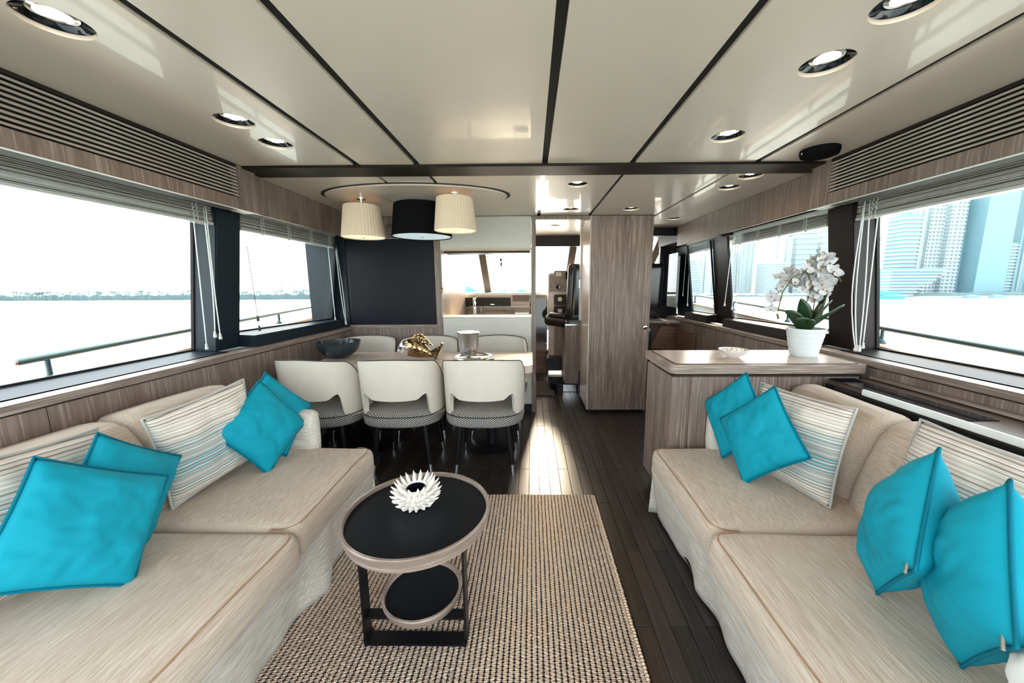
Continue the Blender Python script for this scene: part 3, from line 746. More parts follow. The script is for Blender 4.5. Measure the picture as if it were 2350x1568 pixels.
blind(1, 2.46, 3.57, 'raised venetian blind over the middle right window behind orchid', ladders=4, zt=1.79, railmat='cord', cords=[  # white rail colour paints in the sunlit strip above this blind
    (curve((1.91, 3.55, 1.74), (1.91, 3.60, 1.13), .0), 0), (curve((1.915, 3.50, 1.74), (1.93, 3.50, 1.10), -.01), 0), (curve((1.96, 3.54, 1.72), (1.99, 3.53, 1.0), 0), 0),
    (curve((1.90, 2.52, 1.05), (1.88, 2.50, .985), 0), 0)])
blind(1, 3.88, 4.60, 'raised venetian blind over the farthest right window', ladders=2, cords=[
    (curve((1.90, 4.55, 1.78), (1.90, 4.58, 1.20), 0), 0), (curve((1.93, 4.52, 1.76), (1.93, 4.50, 1.08), 0), 0)])

# ------------------------------------------------------------------ sofas
def sofa(s, label, loc):
    """profile in |x|; s=-1 left, +1 right"""
    t = thing('sofa', label, 'sofa', (0, 0, 0))
    xf, xb, xw, xr = (.885, 1.50, 1.84, 1.66) if s < 0 else (.665, 1.29, 1.575, 1.43)
    zs = .435
    def X(a, b): return (min(s*a, s*b), max(s*a, s*b))
    ys = [(-.35, .47), (.47, 1.215), (1.215, 1.925)]
    for i, (a, b) in enumerate(ys):
        off = .025 if i == 1 else 0
        x0, x1 = X(xf-off, xb+.12)
        c = rbox(x0, x1, a+.001, b-.001, .285, zs, .045, n=22, puff=.018, nz=.010, seed=i*5+s).build('seat_cushion', 'sofa', t, smooth=True)
        xe = s*(xf-off+.017)
        q = []
        rr = .06
        for k in range(7): an = pi/2*k/6; q.append((xe+s*rr*(1-sin(an)), a+.012+rr*(1-cos(an)), 0))
        q2 = [(p[0], a+b-p[1], 0) for p in q][::-1]
        path = [(s*(xf+.10), a+.012, 0)]+q+[(xe, a+rr+.02+(b-a-2*rr-.04)*k/9, 0) for k in range(10)]+q2+[(s*(xf+.10), b-.012, 0)]
        def zat(x, y):
            u = (x-x0)/(x1-x0); v = (y-a)/(b-a); return zs-.006+.016*max(0, (1-(2*u-1)**2))*max(0, (1-(2*v-1)**2))
        P3 = []
        for x, y, _ in path:
            z = zat(x, y); nv = noise.noise_vector(Vector((x*2.3+i*5+s, y*2.3, z*2.3)))*.010
            P3.append((x+nv.x, y+nv.y, z+nv.z))
        MB().tube(P3, .0021, 6).build('welt', 'welt', c, smooth=True)
    # base and skirt
    MB().box(s*(xf+.07), s*(xw-.02), -.33, 1.90, .03, .29).build('base', 'darkbrown', t)
    def sk(u, v):
        y = -.34+2.25*u; top = .315; z = top-(top-.012)*v
        k = 1 if s > 0 else .8
        fold = ((1-abs(sin(y*9.5+.8*sin(y*3.1))))**.7*.9+.35*sin(y*27+2)-.4)*.022*k*v**1.1
        if s < 0: fold += .045*v*math.exp(-((y-1.40)/.12)**2)
        x = xf+.012+.05*v+(-fold)+.010*sin(y*5)*v
        return (s*x, y, z)
    MB().grid(sk, 150, 10).build('skirt', 'sofa_white', t, smooth=True, solid=.006)
    def sk2(u, v):
        xx = xf+.02+(xb-xf)*u; z = .315-.30*v
        return (s*xx, 1.905+.03*v+.012*sin(xx*30)*v, z)
    MB().grid(sk2, 40, 6).build('end_skirt', 'sofa_white', t, smooth=True, solid=.006)
    # back cushions
    for i, (a, b) in enumerate([(-.35, .60), (.60, 1.395), (1.395, 1.93)]):
        prof = [(xb, .40), (xb+.012, .52), (xb+.05, .64), (xr-.045, .745), (xr-.01, .785), (xr+.03, .802), (xr+.08, .802), (xw-.03, .79), (xw-.004, .765), (xw, .70), (xw, .40)]
        nseg = 16
        def fn(u, v, a=a, b=b, i=i):
            k = v*(len(prof)-1); j = min(int(k), len(prof)-2); f = k-j
            x = prof[j][0]*(1-f)+prof[j+1][0]*f; z = prof[j][1]*(1-f)+prof[j+1][1]*f
            e = min(u, 1-u)*(b-a); rd = .055
            sh = 0 if e > rd else (rd-sqrt(max(0, rd*rd-(rd-e)**2)))
            cxx, czz = (xr+xw)/2, .55
            d = Vector((cxx-x, czz-z)); 
            if d.length > 0: d.normalize()
            x += d.x*sh; z += d.y*sh
            y = a+(b-a)*u
            nv = noise.noise_vector(Vector((x*3+i*7+s*3, y*3, z*3)))*.014
            bulge = .018*sin(pi*u)
            return (s*(x-bulge*(1 if j < 3 else 0)+nv.x), y, z+nv.z*.6)
        us = MB(); ulist = [0, .015, .035, .06]+[.06+.88*k/nseg for k in range(1, nseg)]+[.94, .965, .985, 1]
        nv_ = 30
        vs = [fn(u, k/nv_) for u in ulist for k in range(nv_+1)]; m = nv_+1
        fs = [(p*m+q, (p+1)*m+q, (p+1)*m+q+1, p*m+q+1) for p in range(len(ulist)-1) for q in range(nv_)]
        fs += [tuple(range(m)), tuple(range((len(ulist)-1)*m, len(ulist)*m))[::-1]]
        us.add(vs, fs); us.build('back_cushion', 'sofa', t, smooth='auto')
    x0, x1 = X(xf+.30, xb+.1)
    rbox(x0, x1, 1.855, 1.945, .40, .655, .045, n=16, nz=.006, seed=9).build('end_bolster', 'sofa_end', t, smooth=True)
    return t
sofa(-1, 'long beige slipcovered sofa under the left windows', 0)
sofa(1, 'long beige slipcovered sofa on the right, ending at the oak sideboard', 0)

# ------------------------------------------------------------------ scatter cushions
def cushion(kind, size, thick, loc, rot, label, group=None, seed=0, zip_=None, pw_=.48):
    t = thing('scatter_cushion', label, 'cushion', loc, rot=rot, group=group)
    n = 34; h = size/2; T = thick/2
    def shp(u, v, sg):
        x, z = 2*u-1, 2*v-1
        w = max(0, (1-abs(x)**2.6))*max(0, (1-abs(z)**2.6)); y = T*w**pw_
        px = x*(1-.055*(1-z*z)*abs(x)**2); pz = z*(1-.055*(1-x*x)*abs(z)**2)
        wr = noise.noise(Vector((x*2.2+seed, z*2.2, seed*1.3)))*.012+noise.noise(Vector((x*6+seed, z*6, 3)))*.005*(1 if w > .01 else 0)
        e = max(abs(x), abs(z)); wr += .0045*sin(22*(x if abs(z) > abs(x) else z)+seed)*max(0, e-.72)/.28*(w > .002)
        wr *= min(1, w*2.0)
        return (px*h, sg*(y+wr), pz*h)
    mb = MB()
    mb.grid(lambda u, v: shp(u, v, -1), n, n); mb.grid(lambda u, v: shp(u, v, 1), n, n)
    me_name = 'cover'
    c = mb.build(me_name, {'teal': 'teal', 'stripe': 'stripe', 'white': 'white_cloth'}[kind], t, smooth=True)
    bm = bmesh.new(); bm.from_mesh(c.data); bmesh.ops.remove_doubles(bm, verts=bm.verts, dist=.0004); bmesh.ops.recalc_face_normals(bm, faces=bm.faces)
    bm.to_mesh(c.data); bm.free()
    path = []
    for k in range(24): path.append(shp(k/24, 0, 1))
    for k in range(24): path.append(shp(1, k/24, 1))
    for k in range(24): path.append(shp(1-k/24, 1, 1))
    for k in range(24): path.append(shp(0, 1-k/24, 1))
    path = [(p[0]*1.012, 0, p[2]*1.012) for p in path]
    MB().tube(path, .0042 if kind != 'stripe' else .005, 6, closed=True).build('piping', {'teal': 'tealpipe', 'stripe': 'stripepipe', 'white': 'white_cloth'}[kind], t, smooth=True)
    if zip_:
        zp = thing('zip_pull', None, None); zp.parent = t
        bpy.data.objects.remove(zp)
        x, z = zip_
        MB().box(x-.004, x+.004, -.014, -.008, z-.026, z).build('zip_pull', 'steel', t, bevel=.001, seg=1)
    return t
G1, G2 = 'turquoise piped cushions', 'striped grey and teal cushions'
cushion('teal', .325, .125, (-1.294, .938, .650), (-.438, .622, 1.191), 'largest-looking turquoise cushion at the front of the left sofa', G1, 1)
cushion('teal', .315, .115, (-1.375, 1.105, .645), (-.10, .679, 1.575), 'turquoise cushion tucked behind the front one on the left sofa', G1, 2)
cushion('teal', .325, .115, (-1.315, 1.67, .650), (-.546, .961, .848), 'turquoise cushion on its corner at far end of left sofa, in front', G1, 3, zip_=(.15, -.165))
cushion('teal', .32, .11, (-1.345, 1.80, .665), (-.439, .846, 1.01), 'turquoise cushion peeking out by the dining chair, left sofa', G1, 4)
cushion('stripe', .40, .13, (-1.42, 1.495, .665), (.02, -.126, 1.38), 'striped cushion mid left sofa, between two turquoise pairs', G2, 5)
cushion('stripe', .40, .13, (-1.49, .985, .66), (-.03, .133, 1.80), 'striped cushion behind turquoise pair at near end of left sofa', G2, 6)
cushion('stripe', .405, .13, (1.16, 1.535, .650), (-.19, -.006, -1.271), 'striped cushion behind the diamond turquoise cushions on right sofa', G2, 7)
cushion('teal', .32, .10, (1.025, 1.755, .672), (-.277, -.75, -1.155), 'turquoise cushion against the sideboard, rear of the right-hand pair', G1, 8)
cushion('teal', .325, .115, (1.020, 1.545, .660), (-.397, -.766, -1.034), 'turquoise cushion standing on its corner before the striped one, right sofa', G1, 9)
cushion('stripe', .42, .14, (1.275, .96, .665), (-.24, .05, -1.45), 'striped cushion behind the edge-on turquoise ones, right sofa', G2, 10)
cushion('teal', .33, .17, (1.030, .915, .672), (-.227, -.829, -2.146), 'turquoise cushion seen edge-on with zip at its base, right sofa', G1, 11, zip_=(.145, -.150), pw_=.60)
cushion('teal', .33, .18, (1.022, .735, .672), (-.064, -.855, -2.263), 'turquoise cushion at the right frame edge, edge-on with zip', G1, 12, zip_=(.145, -.150), pw_=.60)
cushion('white', .30, .17, (.985, .53, .56), (-.3, .2, .5), 'white cushion corner at the bottom right of the photo', None, 13)

# ------------------------------------------------------------------ dining chairs
def dining_chair(label):
    t = thing('dining_chair', label, 'chair', group='cream leather dining chairs')
    # local: back towards -y, seat faces +y
    def sup(a, rx, ry, e=2.5):
        c, s_ = cos(a), sin(a); k = (abs(c)**e+abs(s_)**e)**(-1/e); return (rx*c*k, ry*s_*k)
    mb = MB(); n = 48
    rings = [(.90, .372), (.985, .382), (1.0, .40), (1.0, .440), (.985, .456), (.93, .470), (.7, .484), (.35, .490), (0.001, .491)]
    vs = []; fs = []
    for k, z in rings:
        for i in range(n):
            x, y = sup(2*pi*i/n, .281*k, .258*k, 2.7); vs.append((x, y+.0, z))
    for j in range(len(rings)-1):
        for i in range(n): i2 = (i+1) % n; fs.append((j*n+i, j*n+i2, (j+1)*n+i2, (j+1)*n+i))
    fs.append(tuple(range(n))[::-1]); mb.add(vs, fs)
    seat = mb.build('seat', 'dots', t, smooth=True, uvbox=True)
    MB().tube([(*sup(2*pi*i/48, .280, .257, 2.7), .452) for i in range(48)], .0045, 6, closed=True).build('seat_piping', 'leather_pipe', seat, smooth=True)
    # backrest band
    def sm(a, b, x): x = min(1, max(0, (x-a)/(b-a))); return x*x*(3-2*x)
    A = 92; na = 84
    def band(inner):
        def f(u, v):
            a = radians(-A+2*A*u); ad = abs(degrees_(a))
            rx, ry = (.290, .262) if not inner else (.262, .232)
            x, y = sup(a-pi/2, rx, ry, 2.9)
            zt = .850-.018*(ad/50)**2 if ad < 50 else .832-.20*sm(50, 96, ad)
            zb = .592-.028*cos(a*1.6)+.030*sm(28, 40, ad)
            zb = zb*(1-sm(42, 49, ad))+(.41)*sm(42, 49, ad)
            z = zb+(zt-zb)*v
            bow = .028*(z-.40)/.45      # leans back a little
            if inner: z = zb+.004+(zt-zb-.008)*v
            return (x*(1-.03*(.85-z)/.45), y+.02-bow, z)
        return f
    fo, fi = band(False), band(True); nv = 12; vs = []; fs = []
    for i in range(na+1):
        u = i/na
        loop = [fo(u, j/nv) for j in range(nv+1)]+[fi(u, 1-j/nv) for j in range(nv+1)]
        vs += loop
    m = 2*(nv+1)
    for i in range(na):
        for j in range(m): j2 = (j+1) % m; fs.append((i*m+j, (i+1)*m+j, (i+1)*m+j2, i*m+j2))
    fs += [tuple(range(m))[::-1], tuple(range(na*m, (na+1)*m))]
    b = MB().add(vs, fs).build('backrest', 'leather', t, smooth='auto')
    MB().tube([Vector(fo(i/na, 1))+Vector((0, 0, .002)) for i in range(na+1)], .0035, 6).build('backrest_piping', 'leather_pipe', b, smooth=True)
    for sx in (-1, 1):
        for sy, yy in ((-1, -.14), (1, .19)):
            x0, y0_ = sx*.165, yy; x1, y1_ = sx*.205, yy+sy*.030
            pts = [(x0+(x1-x0)*k/5, y0_+(y1_-y0_)*k/5, .375-.375*k/5) for k in range(6)]
            lg = MB().tube(pts[:5], [.021, .020, .0185, .017, .0155], 12).build('leg', 'black', t, smooth='auto')
            MB().tube([pts[4], pts[5]], [.0150, .0135], 12).build('ferrule', 'chrome', lg, smooth='auto')
    return t
def degrees_(a): return a*180/pi
ch = dining_chair('cream leather dining chair with dotted seat, nearest row, closest to the left sofa')
ch.location = (-1.49, 2.56, 0); ch.rotation_euler = (0, 0, -.10)
dup(ch, (-.925, 2.56, 0), 0.02, 'middle of the three cream dining chairs with backs to the camera')
dup(ch, (-.335, 2.56, 0), 0, 'right one of three cream dining chairs with backs to the camera')
dup(ch, (-1.555, 3.22, 0), pi+.05, 'cream dining chair across the table, behind the dark bowl')
dup(ch, (-.97, 3.22, 0), pi, 'cream dining chair across the table, behind the fish ornament')
dup(ch, (-.32, 3.22, 0), pi, 'cream dining chair across the table, behind the steel bucket')

# dining table
dt = thing('dining_table', 'long pale oak dining table between two rows of chairs', 'table', (-.83, 2.86, 0))
MB().prism([(p[0], p[1]) for p in rrect(-.84, .84, -.29, .29, .05)], 'z', .692, .750).build('tabletop', 'tabletop', dt, bevel=.004)
MB().prism([(p[0], p[1]) for p in rrect(-.825, .825, -.275, .275, .045)], 'z', .650, .690).build('apron', 'oak_h', dt)
for sx in (-.5, .5):
    MB().lathe([(.19, 0), (.19, .012), (.045, .03), (.040, .64), (.09, .65)], 28, (sx, 0, 0)).build('pedestal', 'black', dt, smooth='auto')
# table items
bw = thing('dark_bowl', 'dark smoked bowl at the left end of the dining table', 'bowl', (-1.58, 2.90, .750))
MB().lathe([(.05, 0), (.06, .004), (.10, .02), (.145, .06), (.165, .11), (.168, .135), (.160, .135), (.155, .11), (.135, .065), (.09, .028), (0, .015)], 40).build('bowl', 'smoke', bw, smooth='auto')
bu = thing('steel_bucket', 'tall brushed steel ice bucket on the dining table', 'bucket', (-.505, 2.86, .768))
MB().lathe([(.048, 0), (.058, .006), (.070, .035), (.080, .09), (.086, .185), (.089, .190), (.086, .193), (.081, .188), (.075, .09), (.05, .02), (0, .015)], 40).build('cup', 'steel', bu, smooth='auto')
MB().lathe([(.086, .186), (.0905, .190), (.086, .195)], 40).build('rim', 'silver', bu, smooth='auto')
ty = thing('silver_tray', 'round silver tray under the steel bucket', 'tray', (-.46, 2.84, .750))
MB().lathe([(.13, 0), (.15, .004), (.165, .016), (.16, .017), (.14, .007), (0, .006)], 48).build('tray', 'silver', ty, smooth='auto')
co_ = thing('brass_coaster', 'small brass disc lying on the silver tray', 'coaster', (-.375, 2.80, .757)); MB().lathe([(.035, 0), (.037, .006), (.035, .012), (0, .012)], 28).build('disc', 'gold', co_, smooth='auto')
# fish ornament
fi_ = thing('fish_ornament', 'gold and silver fish ornament on the dining table', 'ornament', (-.88, 2.82, .750), rz=-.1)
fi_.scale = (1.12, 1.12, 1.12)
def fishbody(u, v):
    t_ = u; a = 2*pi*v
    r = .012+.070*sin(pi*min(1, t_*1.05))**.75*(1-.45*t_)
    x = -.15+.25*t_; zc = .070+.02*sin(pi*t_)-.05*t_*t_
    return (x, r*.62*cos(a), zc+r*sin(a))
MB().grid(fishbody, 22, 20).build('body', 'gold', fi_, smooth=True)
MB().ell((-.105, 0, .078), (.055, .045, .055), 16, 10).build('head', 'silver', fi_, smooth=True)
for sy in (-1, 1): MB().ell((-.105, sy*.040, .092), (.020, .012, .020), 14, 8).build('eye', 'silver', fi_, smooth=True)
MB().ell((-.155, 0, .062), (.020, .02, .010), 12, 6).build('mouth', 'silver', fi_, smooth=True)
MB().prism([(-.10, .120), (-.055, .178), (.0, .190), (.03, .165), (.075, .120), (.09, .100), (.0, .115)], 'y', -.010, .010).build('dorsal_fin', 'gold', fi_, bevel=.005)
MB().prism([(.07, .055), (.13, .030), (.165, .115), (.158, .125), (.120, .060), (.10, .01), (.105, -.0005), (.09, .02)], 'y', -.012, .012).build('tail', 'gold', fi_, bevel=.004)

# ------------------------------------------------------------------ lamps
def drum(name, loc, r0, r1, z0, z1, mat, label, inner, pleat):
    t = thing(name, label, 'lamp', (loc[0], loc[1], 0), group=None)
    n = 120
    wv = (lambda k, n_, z: 1+(.008 if k % 3 == 0 else -.004)) if pleat else None
    MB().lathe([(r1-.004, z1), (r1, z1-.002), ((r0+r1)/2, (z0+z1)/2), (r0, z0+.002), (r0-.003, z0), (r0-.006, z0+.004), (r1-.006, z1-.004), (r1-.004, z1)], n, wave=wv, caps=False).build('lamp_shade', mat, t, smooth='auto' if not pleat else False)
    MB().lathe([(0, z0+.006), (r0-.008, z0+.006), (r0-.008, z0+.012), (0, z0+.012)], 48).build('diffuser', inner, t)
    MB().lathe([(0, z0-.004), (.012, z0-.002), (.012, z0+.008), (0, z0+.009)], 20).build('finial', 'chrome', t, smooth='auto')
    MB().lathe([(.012, z1-.02), (.012, H-.010)], 16).build('stem', 'chrome', t, smooth='auto')
    MB().lathe([(.034, H-.018), (.034, H-.010)], 24).build('ceiling_rose', 'chrome', t, smooth='auto')
    return t
drum('pendant_lamp', (-1.295, 2.87), .158, .130, 1.700, 1.935, 'shade', 'pleated cream drum lamp on the left of three', 'shade_glow', True)
drum('pendant_lamp', (-.862, 2.95), .232, .205, 1.712, 1.955, 'shade_black', 'wide black drum lamp between two cream ones', 'shade_white', False)
drum('pendant_lamp', (-.552, 2.73), .152, .130, 1.725, 1.955, 'shade', 'pleated cream drum lamp on the right of three', 'shade_glow', True)

# ------------------------------------------------------------------ rug
rg = thing('braided_rug', 'chunky braided natural rug under the coffee table', 'rug', (0, 0, 0))
MB().box(-.99, .385, .55, 2.13, .0005, .006).build('backing', 'rugmat', rg)
mb = MB(); cw, pit = .0205, .0064; nc = int(1.375/cw); nl = int(1.57/pit)
RV = []; RF = []
for i in range(nc):
    xc = -.985+cw*(i+.5); ph = i % 2; ring0 = None
    wob = random.uniform(0, 9)
    for k in range(nl):
        sgn = 1 if (k+ph) % 2 else -1; y = .56+k*pit
        loose = random.random() < .02
        for dy in (-.0010, .0010):
            x = xc+sgn*(.0072+random.uniform(-.0006, .0006)+(.002 if loose else 0))+.0005*sin(y*21+wob); z = .0088+random.uniform(-.0007, .0009)
            b0 = len(RV); yy = y+dy+random.uniform(-.0004, .0004)
            for q in range(5): a = 2*pi*q/5; RV.append((x+sgn*.0022*cos(a)*(.7), yy+.0034*cos(a), z+.0042*sin(a)))
            if ring0 is not None:
                for q in range(5): q2 = (q+1) % 5; RF.append((ring0+q, ring0+q2, b0+q2, b0+q))
            ring0 = b0
mb.add(RV, RF)
mb.build('braid_strands', 'rug', rg, smooth=True, kind='stuff', fix=False)
mb = MB()
for j in range(int(1.57/.0128)):
    mb.ell((.391+random.uniform(-.001, .002), .56+j*.0128, .009), (.008, .0066, .0075), 7, 5)
mb.build('edge_binding', 'rug', rg, smooth=True, kind='stuff', fix=False)

# ------------------------------------------------------------------ coffee table
ct = thing('coffee_table', 'round black tray-top coffee table with oak rim on the rug', 'coffee table', (-.43, 1.25, .016))
def tray(r, z, h, name):
    o = MB().lathe([(r-.022, z), (r-.010, z), (r-.003, z+h*.4), (r+.001, z+h-.003), (r-.001, z+h), (r-.009, z+h), (r-.011, z+h-.003), (r-.014, z+h*.5)], 72).build(name+'_rim', 'oak_h', ct, smooth='auto')
    MB().lathe([(r-.016, z+.004), (r-.0125, z+h-.016), (0, z+h-.016)], 72).build(name, 'tray_black', ct)
M['tray_black'] = plain('black_tray_surface', (.004, .006, .009), .36, spec=.14)
tray(.268, .430, .052, 'top')
tray(.152, .105, .036, 'shelf')
fw, ft = .055, .008
def flat(x0, x1, z0, z1): return MB().box(x0, x1, -.115, -.115+fw, z0, z1)
flat(-.190, -.190+ft, .012, .432).build('upright', 'black', ct, bevel=.002)
flat(.182, .190, .012, .432).build('upright', 'black', ct, bevel=.002)
flat(-.190, .190, 0, .009).build('foot_bar', 'black', ct, bevel=.002)
for sx in (-1, 1):
    MB().hexa([(sx*.176, -.115, .008), (sx*.190, -.115, .008), (sx*.190, -.060, .008), (sx*.176, -.060, .008)], [(sx*.181, -.115, .03), (sx*.190, -.115, .03), (sx*.190, -.06, .03), (sx*.181, -.06, .03)]).build('corner_gusset', 'black', ct)
MB().box(.02, .182, -.10, -.06, .098, .106).build('shelf_bracket', 'black', ct)
MB().box(-.182, -.02, -.10, -.06, .098, .106).build('shelf_bracket', 'black', ct)
# spiky candle holder
sh = thing('spiky_candle_holder', 'white ceramic spiky candle holder on the coffee table', 'candle holder', (-.452, 1.30, .016+.464))
MB().lathe([(.026, 0), (.048, .006), (.062, .03), (.061, .052), (.050, .072), (.042, .077), (.037, .070), (.035, .03), (0, .028)], 36).build('body', 'ceramic', sh, smooth='auto')
mb = MB()
for ring, (z, r, el, ln, cnt) in enumerate([(.012, .044, -8, .028, 15), (.028, .056, 4, .036, 18), (.044, .060, 16, .040, 19), (.058, .056, 30, .042, 18), (.070, .048, 48, .040, 16)]):
    for k in range(cnt):
        a = 2*pi*(k+.5*(ring % 2))/cnt+random.uniform(-.05, .05); e = radians(el)
        d = Vector((cos(a)*cos(e), sin(a)*cos(e), sin(e))); p = Vector((cos(a)*r, sin(a)*r, z))
        mb.tube([p-d*.012, p+d*ln*.35+Vector((0, 0, -.001)), p+d*ln*.75+Vector((0, 0, .002)), p+d*ln+Vector((0, 0, .007))], [.0085, .0070, .0045, .0010], 7)
mb.build('spikes', 'ceramic', sh, smooth=True)
MB().lathe([(.032, .030), (.035, .072), (.0335, .073), (.030, .040), (0, .040)], 28, caps=False).build('glass_cup', 'blackgloss', sh, smooth='auto')

# ------------------------------------------------------------------ right side: sideboard, shelf
sb = thing('sideboard', 'oak sideboard with thick rounded top at the end of right sofa', 'sideboard')
def rr2(x0, x1, y0, y1, r): return rrect(x0, x1, y0, y1, r, 6)
MB().prism(rr2(.755, 1.825, 1.915, 2.385, .045), 'z', .850, .898).build('top', 'oak_h', sb, bevel=.003)
MB().prism(rr2(.790, 1.79, 1.945, 2.355, .02), 'z', .8975, .9).build('inlay_gap', 'groove', sb)
MB().prism(rr2(.797, 1.783, 1.952, 2.348, .02), 'z', .8985, .9012).build('inlay_panel', 'oak_pale', sb)
MB().box(.80, 1.80, 1.965, 2.35, .828, .850).build('shadow_gap', 'groove', sb)
MB().box(.795, 1.80, 1.965, 2.36, .09, .828).build('body', 'oak_dark', sb)
for a, b in ((1.955, 2.09), (2.092, 2.23), (2.232, 2.365)): MB().box(.777, .795, a, b, .09, .826).build('side_panel', 'oak', sb, bevel=.0015, seg=1)
for a, b in ((.779, .88), (.882, 1.12), (1.122, 1.36), (1.362, 1.60), (1.602, 1.80)): MB().box(a, b, 1.948, 1.965, .09, .826).build('front_panel', 'oak', sb, bevel=.0015, seg=1)
MB().box(.83, 1.80, 2.0, 2.33, 0, .09).build('plinth', 'black', sb)
sf = thing('wall_shelf', 'low glossy shelf running behind the right sofa back', 'shelf')
MB().box(1.603, 1.845, -.85, 1.912, .800, .822).build('shelf_top', 'oak_dark', sf)
MB().box(1.592, 1.845, -.85, 1.912, .30, .80).build('shelf_front', 'blackgloss', sf)
MB().box(1.590, 1.606, -.85, 1.70, .800, .828).build('shelf_edge_glint', 'hull', sf, bevel=.003)  # white colour paints in the window's reflection along the edge
MB().box(1.606, 1.74, 1.30, 1.912, .8222, .826).build('glass_inset', 'blackgloss', sf)
MB().box(1.82, 1.842, -.85, 1.912, .826, .842).build('rear_rail', 'oak_y', sf)
dish = thing('white_dish', 'small white dish of sweets on the sideboard', 'dish', (1.205, 2.13, .9012))
MB().lathe([(.03, 0), (.034, .005), (.062, .022), (.083, .046), (.080, .048), (.058, .027), (0, .016)], 36).build('dish', 'ceramic', dish, smooth='auto')
mb = MB()
for k in range(46):
    a = random.uniform(0, 2*pi); r = .058*sqrt(random.random()); mb.ell((r*cos(a), r*sin(a), .036+.012*(1-r/.06)+random.uniform(-.003, .004)), (.009, .009, .007), 7, 4)
mb.build('sweets', 'popcorn', dish, smooth=True, kind='stuff')

# ------------------------------------------------------------------ orchid
orc = thing('potted_orchid', 'white orchid in a ribbed white pot on the sideboard', 'potted plant', (1.648, 2.17, .9012))
prof = [(0, 0), (.064, 0), (.067, .004)]
for k in range(5):
    z = .008+k*.032; r = .069+k*.0060
    prof += [(r, z), (r+.0045, z+.014), (r+.0075, z+.030), (r+.0075, z+.0315)]
prof += [(.099, .168), (.094, .169), (.092, .14), (0, .14)]
MB().lathe(prof, 48).build('pot', 'pot', orc, smooth='auto')
MB().lathe([(.091, .138), (.08, .150), (0, .158)], 30).build('moss', 'soil', orc, smooth=True)
def leaf(az, ln, wd, lift, droop, roll=0):
    def f(u, v):
        w_ = wd*sin(pi*min(1, .12+.88*u)**.8)**.7*(2*v-1) if u < 1 else 0
        x = ln*u*cos(lift)*1.0; z = ln*u*sin(lift)-droop*u*u; zz = z+.22*abs(2*v-1)**2*wd*1.2
        y = w_
        c, s_ = cos(roll), sin(roll); y2, z2 = y*c, zz+y*s_
        return (x*cos(az)-y2*sin(az), x*sin(az)+y2*cos(az), .145+z2)
    return MB().grid(f, 14, 6).build('leaf', 'leaf', orc, smooth=True, solid=.003)
leaf(pi+.25, .235, .052, 1.28, .04, .7); leaf(pi-.25, .20, .050, .95, .05, .8); leaf(pi+1.1, .17, .034, .85, .05)
leaf(.3, .25, .040, 1.0, .02, -.6); leaf(-.30, .25, .036, .80, .02, -.7); leaf(1.0, .20, .034, 1.15, .02); leaf(-1.1, .18, .032, .95, .03); leaf(.1, .28, .034, 1.15, .02, -.5); leaf(.5, .22, .042, .75, .03, -.4); leaf(-.6, .23, .040, 1.1, .02, -.5); leaf(pi+.6, .19, .045, .75, .05, .4)
stems = [[(0, 0, .15), (-.02, 0, .30), (.01, 0, .42), (-.05, -.02, .50), (-.13, -.03, .47), (-.19, -.04, .38), (-.205, -.04, .27)],
         [(.02, 0, .15), (.04, .01, .32), (.05, .0, .46), (.03, -.02, .53), (.10, -.04, .52), (.13, -.05, .44)]]
for sp_ in stems: MB().tube([Vector(p) for p in sp_], .0032, 6).build('stem', 'stem', orc, smooth=True)
fproto = None
def flower(loc, rot, sc):
    global fproto
    if fproto is None:
        mb = MB()
        for k, (a, l_, w_) in enumerate([(pi/2, .034, .026), (pi/2+2.1, .030, .012), (pi/2-2.1, .030, .012), (.15, .038, .034), (pi-.15, .038, .034)]):
            def pf(u, v, a=a, l_=l_, w_=w_):
                ww = w_*sin(pi*(.06+.94*u)**.7)**.6*(v-.5); x = l_*u; d = .008*u*u+.006*(2*v-1)**2
                return (x*cos(a)-ww*sin(a), -.002*k-d*.6+.004, x*sin(a)+ww*cos(a))
            mb.grid(pf, 6, 4)
        fproto = mb.build('flower', 'petal', orc, smooth=True, fix=False)
        MB().ell((0, -.007, -.004), (.0042, .007, .005), 8, 5).build('flower_lip', 'lip', fproto, smooth=True)
        o = fproto
    else:
        o = fproto.copy(); COL.objects.link(o)
        for c in kids(fproto): d = c.copy(); COL.objects.link(d); d.parent = o
    o.location = loc; o.rotation_euler = rot; o.scale = (sc,)*3
FL = [(-.20, .28, 1), (-.19, .335, 1.1), (-.175, .39, 1.1), (-.15, .45, 1.2), (-.215, .36, .9), (-.10, .50, 1.2), (-.055, .455, 1.2), (-.14, .505, .9), (-.02, .505, 1.2), (.02, .54, 1.0),
      (.06, .53, 1.4), (.11, .54, 1.4), (.135, .50, 1.3), (.04, .46, 1.4), (.085, .47, 1.5), (.0, .44, 1.3), (.03, .40, 1.4), (.075, .405, 1.3), (.12, .43, 1.3), (.14, .37, 1.2), (.02, .36, 1.2), (.065, .345, 1.2), (.11, .335, 1.1), (.0, .575, .7), (.05, .505, 1.3), (-.06, .40, .9)]
FL += [(.03, .57, 1.2), (.09, .575, 1.3), (.12, .555, 1.2), (-.03, .47, 1.2), (.0, .49, 1.2), (.055, .43, 1.3), (.10, .39, 1.2), (-.17, .42, 1.1), (-.09, .47, 1.2), (-.12, .44, 1.1), (-.06, .515, 1.1), (-.03, .43, 1.2), (-.185, .47, 1.0), (-.075, .43, 1.1)]
for i, (x, z, sc) in enumerate(FL):
    if x > 0: x *= .66
    flower((x, .0+random.uniform(-.04, .04), z), (random.uniform(-.5, .4), random.uniform(-.6, .6), random.uniform(-.9, .7)), sc*1.08)
